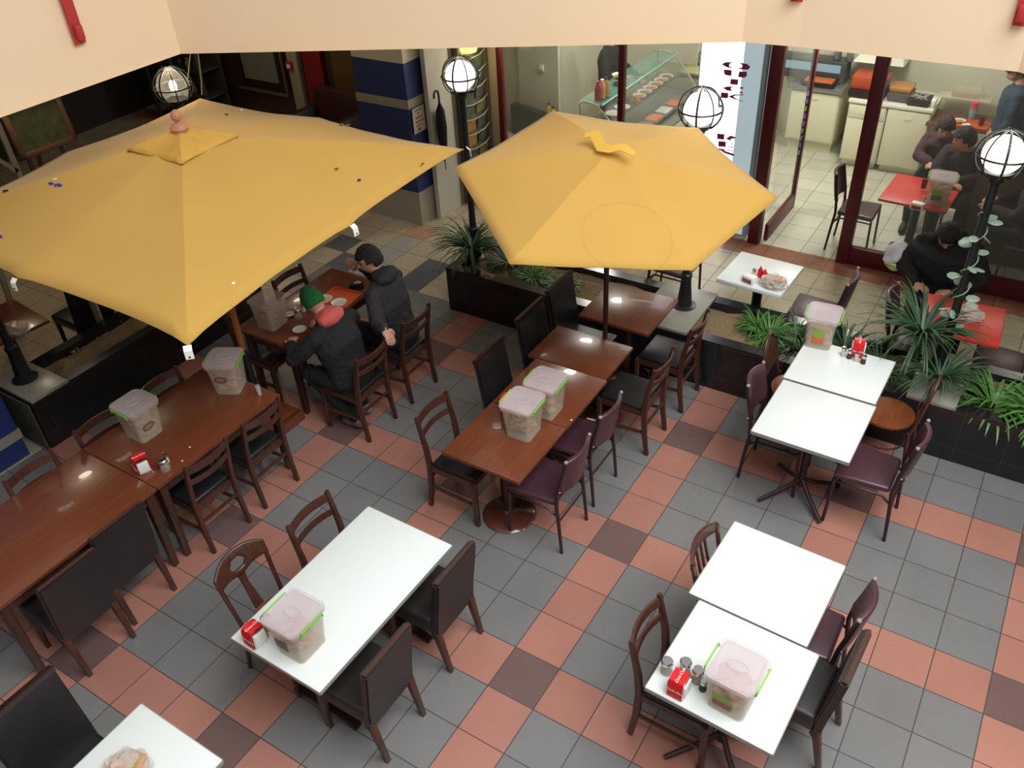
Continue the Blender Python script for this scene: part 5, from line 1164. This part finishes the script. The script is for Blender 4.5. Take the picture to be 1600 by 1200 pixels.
def person(label, loc, rz, J, face, cloth, trous, cap=None, hair=True, hood=None, build=1.0, curl=(.5, .5), vox=.008, hair_m=None, up=(0, 0, 1), shoe=None, skirt=None):
    t = thing('person', label, 'person', loc, rz)
    P = {k: Vector(v) for k, v in J.items()}
    sx = (P['shR']-P['shL']).normalized(); ax = (P['neck']-P['pelvis']).normalized(); fy = ax.cross(sx).normalized()
    if fy.y < 0 and fy.z < .5: fy = -fy
    chest = P.get('chest', P['pelvis'].lerp(P['neck'], .62))
    def torso(mb, g, low=-.07):
        c0 = P['pelvis']
        d1 = (chest-c0).normalized(); d2 = (P['neck']-chest).normalized()
        loft(mb, [(c0+Vector((0, .0, low)), (1, 0, 0), (0, 1, 0), (.13+g)*build, (.10+g)*build), (c0, (1, 0, 0), (0, 1, 0), (.165+g)*build, (.12+g)*build), (c0.lerp(chest, .45), sx, fy, (.150+g)*build, (.112+g)*build), (chest, sx, fy, (.178+g)*build, (.122+g)*build),
                  (chest.lerp(P['neck'], .6), sx, fy, (.165+g)*build, (.105+g)*build), (P['neck']-d2*.03, sx, fy, (.10+g), (.07+g)), (P['neck'], sx, fy, (.058+g), (.055+g))])
    mb = MB(); torso(mb, 0)
    M = head_shape(mb, P['head'], face, up)
    limb(mb, [P['neck']-ax*.03, P['head']-Vector(M.col[2][:3])*.05-Vector(M.col[1][:3])*.02], [.056, .052])
    for s_ in 'LR':
        limb(mb, [P['sh'+s_], P['el'+s_], P['wr'+s_]], [.052, .040, .028])
        hd = P['hd'+s_]-P['wr'+s_]; nn = P.get('hn'+s_, Vector((0, 0, 1))); hand(mb, P['wr'+s_], hd, nn, curl[0 if s_ == 'L' else 1], 1.0, 1 if s_ == 'R' else -1)
        limb(mb, [P['hip'+s_], P['kn'+s_], P['an'+s_]], [.085, .056, .040]); limb(mb, [P['an'+s_]-Vector((0, 0, .03)), P['toe'+s_]], [.036, .03])
    body = obj('body', mb, M_skin, t); remesh(body, vox*.8, 2)
    # jacket
    mb = MB(); torso(mb, .022)
    for s_ in 'LR':
        limb(mb, [chest.lerp(P['neck'], .7), P['sh'+s_]], [.07, .072]); cuff = P['el'+s_].lerp(P['wr'+s_], .93)
        limb(mb, [P['sh'+s_], P['el'+s_], cuff], [.072, .060, .046])
    o = obj('jacket', mb, cloth, t); remesh(o, vox, 5)
    nr_ = [v.normal.copy() for v in o.data.vertices]; cs_ = [v.co.copy() for v in o.data.vertices]
    for v, n_, c_ in zip(o.data.vertices, nr_, cs_): v.co = c_+n_*(.010*noise.noise(c_*9)+.006*noise.noise(c_*22))
    # trousers
    mb = MB(); c0 = P['pelvis']
    loft(mb, [(c0+Vector((0, 0, -.09)), (1, 0, 0), (0, 1, 0), .155, .12), (c0+Vector((0, 0, .03)), (1, 0, 0), (0, 1, 0), .172, .128)])
    for s_ in 'LR': limb(mb, [P['hip'+s_], P['kn'+s_], P['kn'+s_].lerp(P['an'+s_], .93)], [.098, .072, .058])
    o = obj('trousers', mb, trous, t); remesh(o, vox*1.1, 4)
    for s_ in 'LR':
        mb = MB(); a = P['an'+s_]-Vector((0, 0, .035)); tt = P['toe'+s_]; dd = (tt-a).normalized()
        limb(mb, [a-dd*.05, a+dd*.06, tt+dd*.03], [.038, .043, .036])
        o = obj('shoe', mb, shoe or M_dark, t); remesh(o, .008, 2)
    Mr = M
    def hp(x, y, z): return Mr @ Vector((x, y, z))
    fr3 = frame_of(face, up)
    if hair:
        b = bmesh.new(); bmesh.ops.create_icosphere(b, subdivisions=5, radius=1); dl = []
        for v in b.verts:
            x, y, z = v.co; lim = .30 if y > .35 else (-.15 if y > -.1 else -.55)
            if z < lim and not (y < -.1 and z > -.6): dl.append(v)
            k = 1+.05*noise.noise(v.co*7)+.05*noise.noise(v.co*18)
            v.co = Vector((x*.084*k, y*.106*k-.002, z*.124*k))
        bmesh.ops.delete(b, geom=dl, context='VERTS')
        mb = MB(); mb.add(b, Mr); o = obj('hair', mb, hair_m or M_hair, t); md = o.modifiers.new('t', 'SOLIDIFY'); md.thickness = .016; md.offset = .4; bake(o)
    if cap:
        b = bmesh.new(); bmesh.ops.create_icosphere(b, subdivisions=5, radius=1); dl = [v for v in b.verts if v.co.z < (.12 if v.co.y > 0 else -.28)]
        bmesh.ops.delete(b, geom=dl, context='VERTS')
        for v in b.verts: x, y, z = v.co; v.co = Vector((x*.092, y*.114, z*.136+.004))
        mb = MB(); mb.add(b, Mr); o = obj('knitted_cap', mb, cap, t); md = o.modifiers.new('t', 'SOLIDIFY'); md.thickness = .012; bake(o)
    if hood:
        mb = MB(); c = P['neck']-fy*.075+ax*.0
        mb.ball(c, (.135, .085, .075), 4, rot=Matrix((sx, fy, ax)).transposed()); mb.ball(c+ax*.03+fy*.05, (.11, .08, .05), 4, rot=Matrix((sx, fy, ax)).transposed()); mb.jitter(.012, 12, 3)
        o = obj('hood', mb, hood, t); remesh(o, .009, 3)
    for s_ in (-1, 1):
        mb = MB(); mb.ball(hp(s_*.031, .084, .004), (.012, .006, .007), 2, rot=fr3); obj('eye', mb, M_eye, t)
        mb = MB(); mb.tube([hp(s_*.016, .094, .026), hp(s_*.032, .094, .030), hp(s_*.048, .082, .024)], .0035, 6); obj('eyebrow', mb, M_hair, t)
    mb = MB(); mb.ball(hp(0, .098, -.057), (.021, .006, .005), 2, rot=fr3); obj('mouth', mb, M_lip, t)
    return t
SIT = dict(pelvis=(0, 0, .53), hipL=(-.10, .02, .52), hipR=(.10, .02, .52), knL=(-.14, .42, .54), knR=(.14, .42, .54), anL=(-.13, .42, .11), anR=(.13, .42, .11), toeL=(-.14, .56, .045), toeR=(.14, .56, .045))
def sit(**k): d = dict(SIT); d.update(k); return d
person('black-haired man in charcoal hooded jacket seated at the brown table, hand resting on next chair', (-2.41, .97, 0), PI/2,
       sit(neck=(.03, .16, 1.06), shL=(-.165, .08, 1.0), shR=(.20, .14, .99), head=(.045, .26, 1.20), chest=(.0, .07, .84), elL=(-.33, -.08, .80), wrL=(-.43, -.235, .915), hdL=(-.455, -.32, .84), hnL=(-.15, -.5, .8),
           elR=(.25, .36, .86), wrR=(.13, .44, 1.03), hdR=(.06, .44, 1.10), hnR=(.5, .5, .3), knL=(-.10, .40, .54), anL=(-.10, .30, .11), toeL=(-.12, .42, .045), knR=(.2, .42, .54), anR=(.2, .4, .11), toeR=(.22, .53, .045)),
       (-.80, .60, -.35), M_jacket, M_trouser, hood=M_jacket, curl=(.55, .9), vox=.007, build=1.15, up=(.1, .25, 1))
person('man in green knitted cap and black jacket with coral hood, bent over the meal', (-2.38, .29, 0), PI/2,
       sit(neck=(.015, .20, 1.04), shL=(-.20, .13, .96), shR=(.21, .13, .96), head=(.02, .30, 1.155), chest=(0, .08, .84), elL=(-.33, .28, .80), wrL=(-.16, .47, .795), hdL=(-.06, .54, .79), elR=(.34, .22, .84), wrR=(.24, .45, .80), hdR=(.17, .53, .80),
           anL=(-.05, -.02, .10), toeL=(-.05, .10, .045), anR=(.13, .06, .10), toeR=(.15, .18, .045), knL=(-.13, .36, .52), knR=(.14, .36, .52)),
       (.25, .78, -.55), M_jacket2, M_trouser, cap=M_greencap, hair=False, hood=M_hood, curl=(.7, .7), vox=.007, build=1.12, up=(0, .45, 1), shoe=M_shoe)
M_blues = mat('blue grey knitted sweater', rgb(40, 58, 76), .85, var=.25, scale=9, bump=.4, bscale=40)
STAND = dict(pelvis=(0, 0, .95), hipL=(-.09, 0, .92), hipR=(.09, 0, .92), knL=(-.10, .03, .50), knR=(.10, .02, .50), anL=(-.10, 0, .10), anR=(.10, 0, .10), toeL=(-.12, .13, .045), toeR=(.12, .13, .045), neck=(0, .01, 1.45), shL=(-.19, 0, 1.38), shR=(.19, 0, 1.38), chest=(0, 0, 1.24), head=(0, .05, 1.60))
def stand(**k): d = dict(STAND); d.update(k); return d
person('man in blue-grey sweater standing in the shop beside the dark brown table', (1.56, 7.05, 0), PI/2+.1, stand(elL=(-.25, .02, 1.10), wrL=(-.24, .12, .88), hdL=(-.23, .17, .82), elR=(.24, .02, 1.10), wrR=(.22, .12, .88), hdR=(.2, .16, .82), head=(0, .08, 1.58)),
       (-.2, .8, -.45), M_blues, M_trouser, hair_m=mat('dark brown hair', rgb(50, 34, 26), .6), vox=.011, build=1.25)
person('counter worker in black behind the glass food display', (-3.22, 6.62, 0), -1.45, stand(elL=(-.26, .10, 1.12), wrL=(-.20, .33, 1.02), hdL=(-.15, .4, 1.0), elR=(.26, .06, 1.12), wrR=(.20, .27, 1.12), hdR=(.15, .34, 1.13)), (0, .85, -.4), M_jacket2, M_trouser, vox=.011)
M_mauve = mat('mauve cloth', rgb(66, 40, 46), .85, var=.3, scale=10); M_plum = mat('very dark plum cloth', rgb(44, 30, 38), .85, var=.3)
person('person in mauve top holding a glass at the red table inside the shop', (1.0, 6.50, 0), PI, sit(neck=(0, .14, 1.02), shL=(-.16, .08, .94), shR=(.15, .08, .94), head=(0, .22, 1.14), elL=(-.24, .18, .82), wrL=(-.14, .42, .85), hdL=(-.13, .5, .85), elR=(.20, .26, .80), wrR=(.03, .52, .84), hdR=(-.02, .60, .83)),
       (-.2, .8, -.35), M_mauve, M_trouser, hair_m=mat('dark curly hair', rgb(44, 30, 26), .7, bump=.8), vox=.011)
person('black-haired person in dark plum top in profile at the red table inside the shop', (1.29, 6.06, 0), PI, sit(neck=(0, .08, 1.06), shL=(-.18, .05, .99), shR=(.18, .05, .99), head=(.05, .14, 1.18), elL=(-.22, .20, .82), wrL=(.0, .34, .80), hdL=(.09, .36, .80), elR=(.24, .22, .82), wrR=(.06, .38, .79), hdR=(-.02, .42, .79)),
       (.9, .35, -.25), M_plum, M_trouser, vox=.011)
person('person in bulky black coat seated behind the outdoor red table', (1.52, 4.0, 0), PI, sit(neck=(.02, .12, 1.02), shL=(-.20, .05, .95), shR=(.22, .05, .95), head=(.04, .22, 1.12), elL=(-.34, .20, .74), wrL=(-.14, .34, .66), hdL=(-.06, .36, .65), elR=(.36, .15, .74), wrR=(.18, .32, .66), hdR=(.10, .36, .65)),
       (-.2, .75, -.6), M_jacket2, M_trouser, hood=M_jacket2, build=1.6, vox=.011)
person('person in dark coat seated inside the window at the right frame edge', (2.12, 5.34, 0), PI*.5, sit(neck=(0, .08, 1.06), shL=(-.19, .03, .98), shR=(.19, .03, .98), head=(0, .14, 1.18), elL=(-.26, .20, .80), wrL=(-.12, .42, .80), hdL=(-.05, .5, .8), elR=(.28, .15, .80), wrR=(.16, .40, .79), hdR=(.1, .48, .79)),
       (0, .8, -.5), M_plum, M_trouser, build=1.2, vox=.011)
mb = MB(); mb.ball((0, 0, 0), (.10, .08, .10), 4); mb.ball((.02, -.03, -.11), (.07, .06, .06), 4, mi=1); mb.jitter(.05, 9, 4)
single('plastic_bag', mb, [mat('white bag', rgb(206, 206, 210), .5), mat('pale lime cloth', rgb(196, 206, 130), .7)], 'crumpled white and lime bag at the side of the black coat', 'bag', (1.10, 3.88, .80))
chair('vinyl', (1.52, 4.26), PI, 'dark chair under the person in the bulky black coat', off=.27)
chair('vinyl', (1.0, 6.76), PI, 'dark chair under the person in the mauve top', off=.27)
chair('vinyl', (1.29, 6.32), PI, 'dark chair under the person in the dark plum top', off=.27)
chair('vinyl', (2.38, 5.34), PI*.5, 'dark chair under the person at the right frame edge', off=.27)
single('bread_roll', MB().ball((0, 0, 0), (.055, .035, .03), 3).jitter(.01, 20, 2), M_breadp, 'piece of bread wrap held at the black-haired man\'s mouth', 'bread', (-2.92, 1.03, 1.10))
mb = MB(); mb.box((0, 0, .64), (1.5, .04, 1.28), r=.006); o = single('partition_board', mb, mat('dull brown board', rgb(84, 66, 50), .6, var=.15), 'dull brown partition board right of the red table inside the shop', 'partition', (2.23, 5.66, 0))
mb = MB(); mb.box((0, 0, 0), (.10, .06, .12), r=.01); mb.ball((0, -.05, -.02), .035, 3, mi=1); single('wall_spotlight', mb, [M_cream, M_bulb], 'small warm spotlight under the parapet, outside the right frame edge', 'lamp', (2.57, 1.975, 2.95), -.55)
bpy.context.view_layer.update()
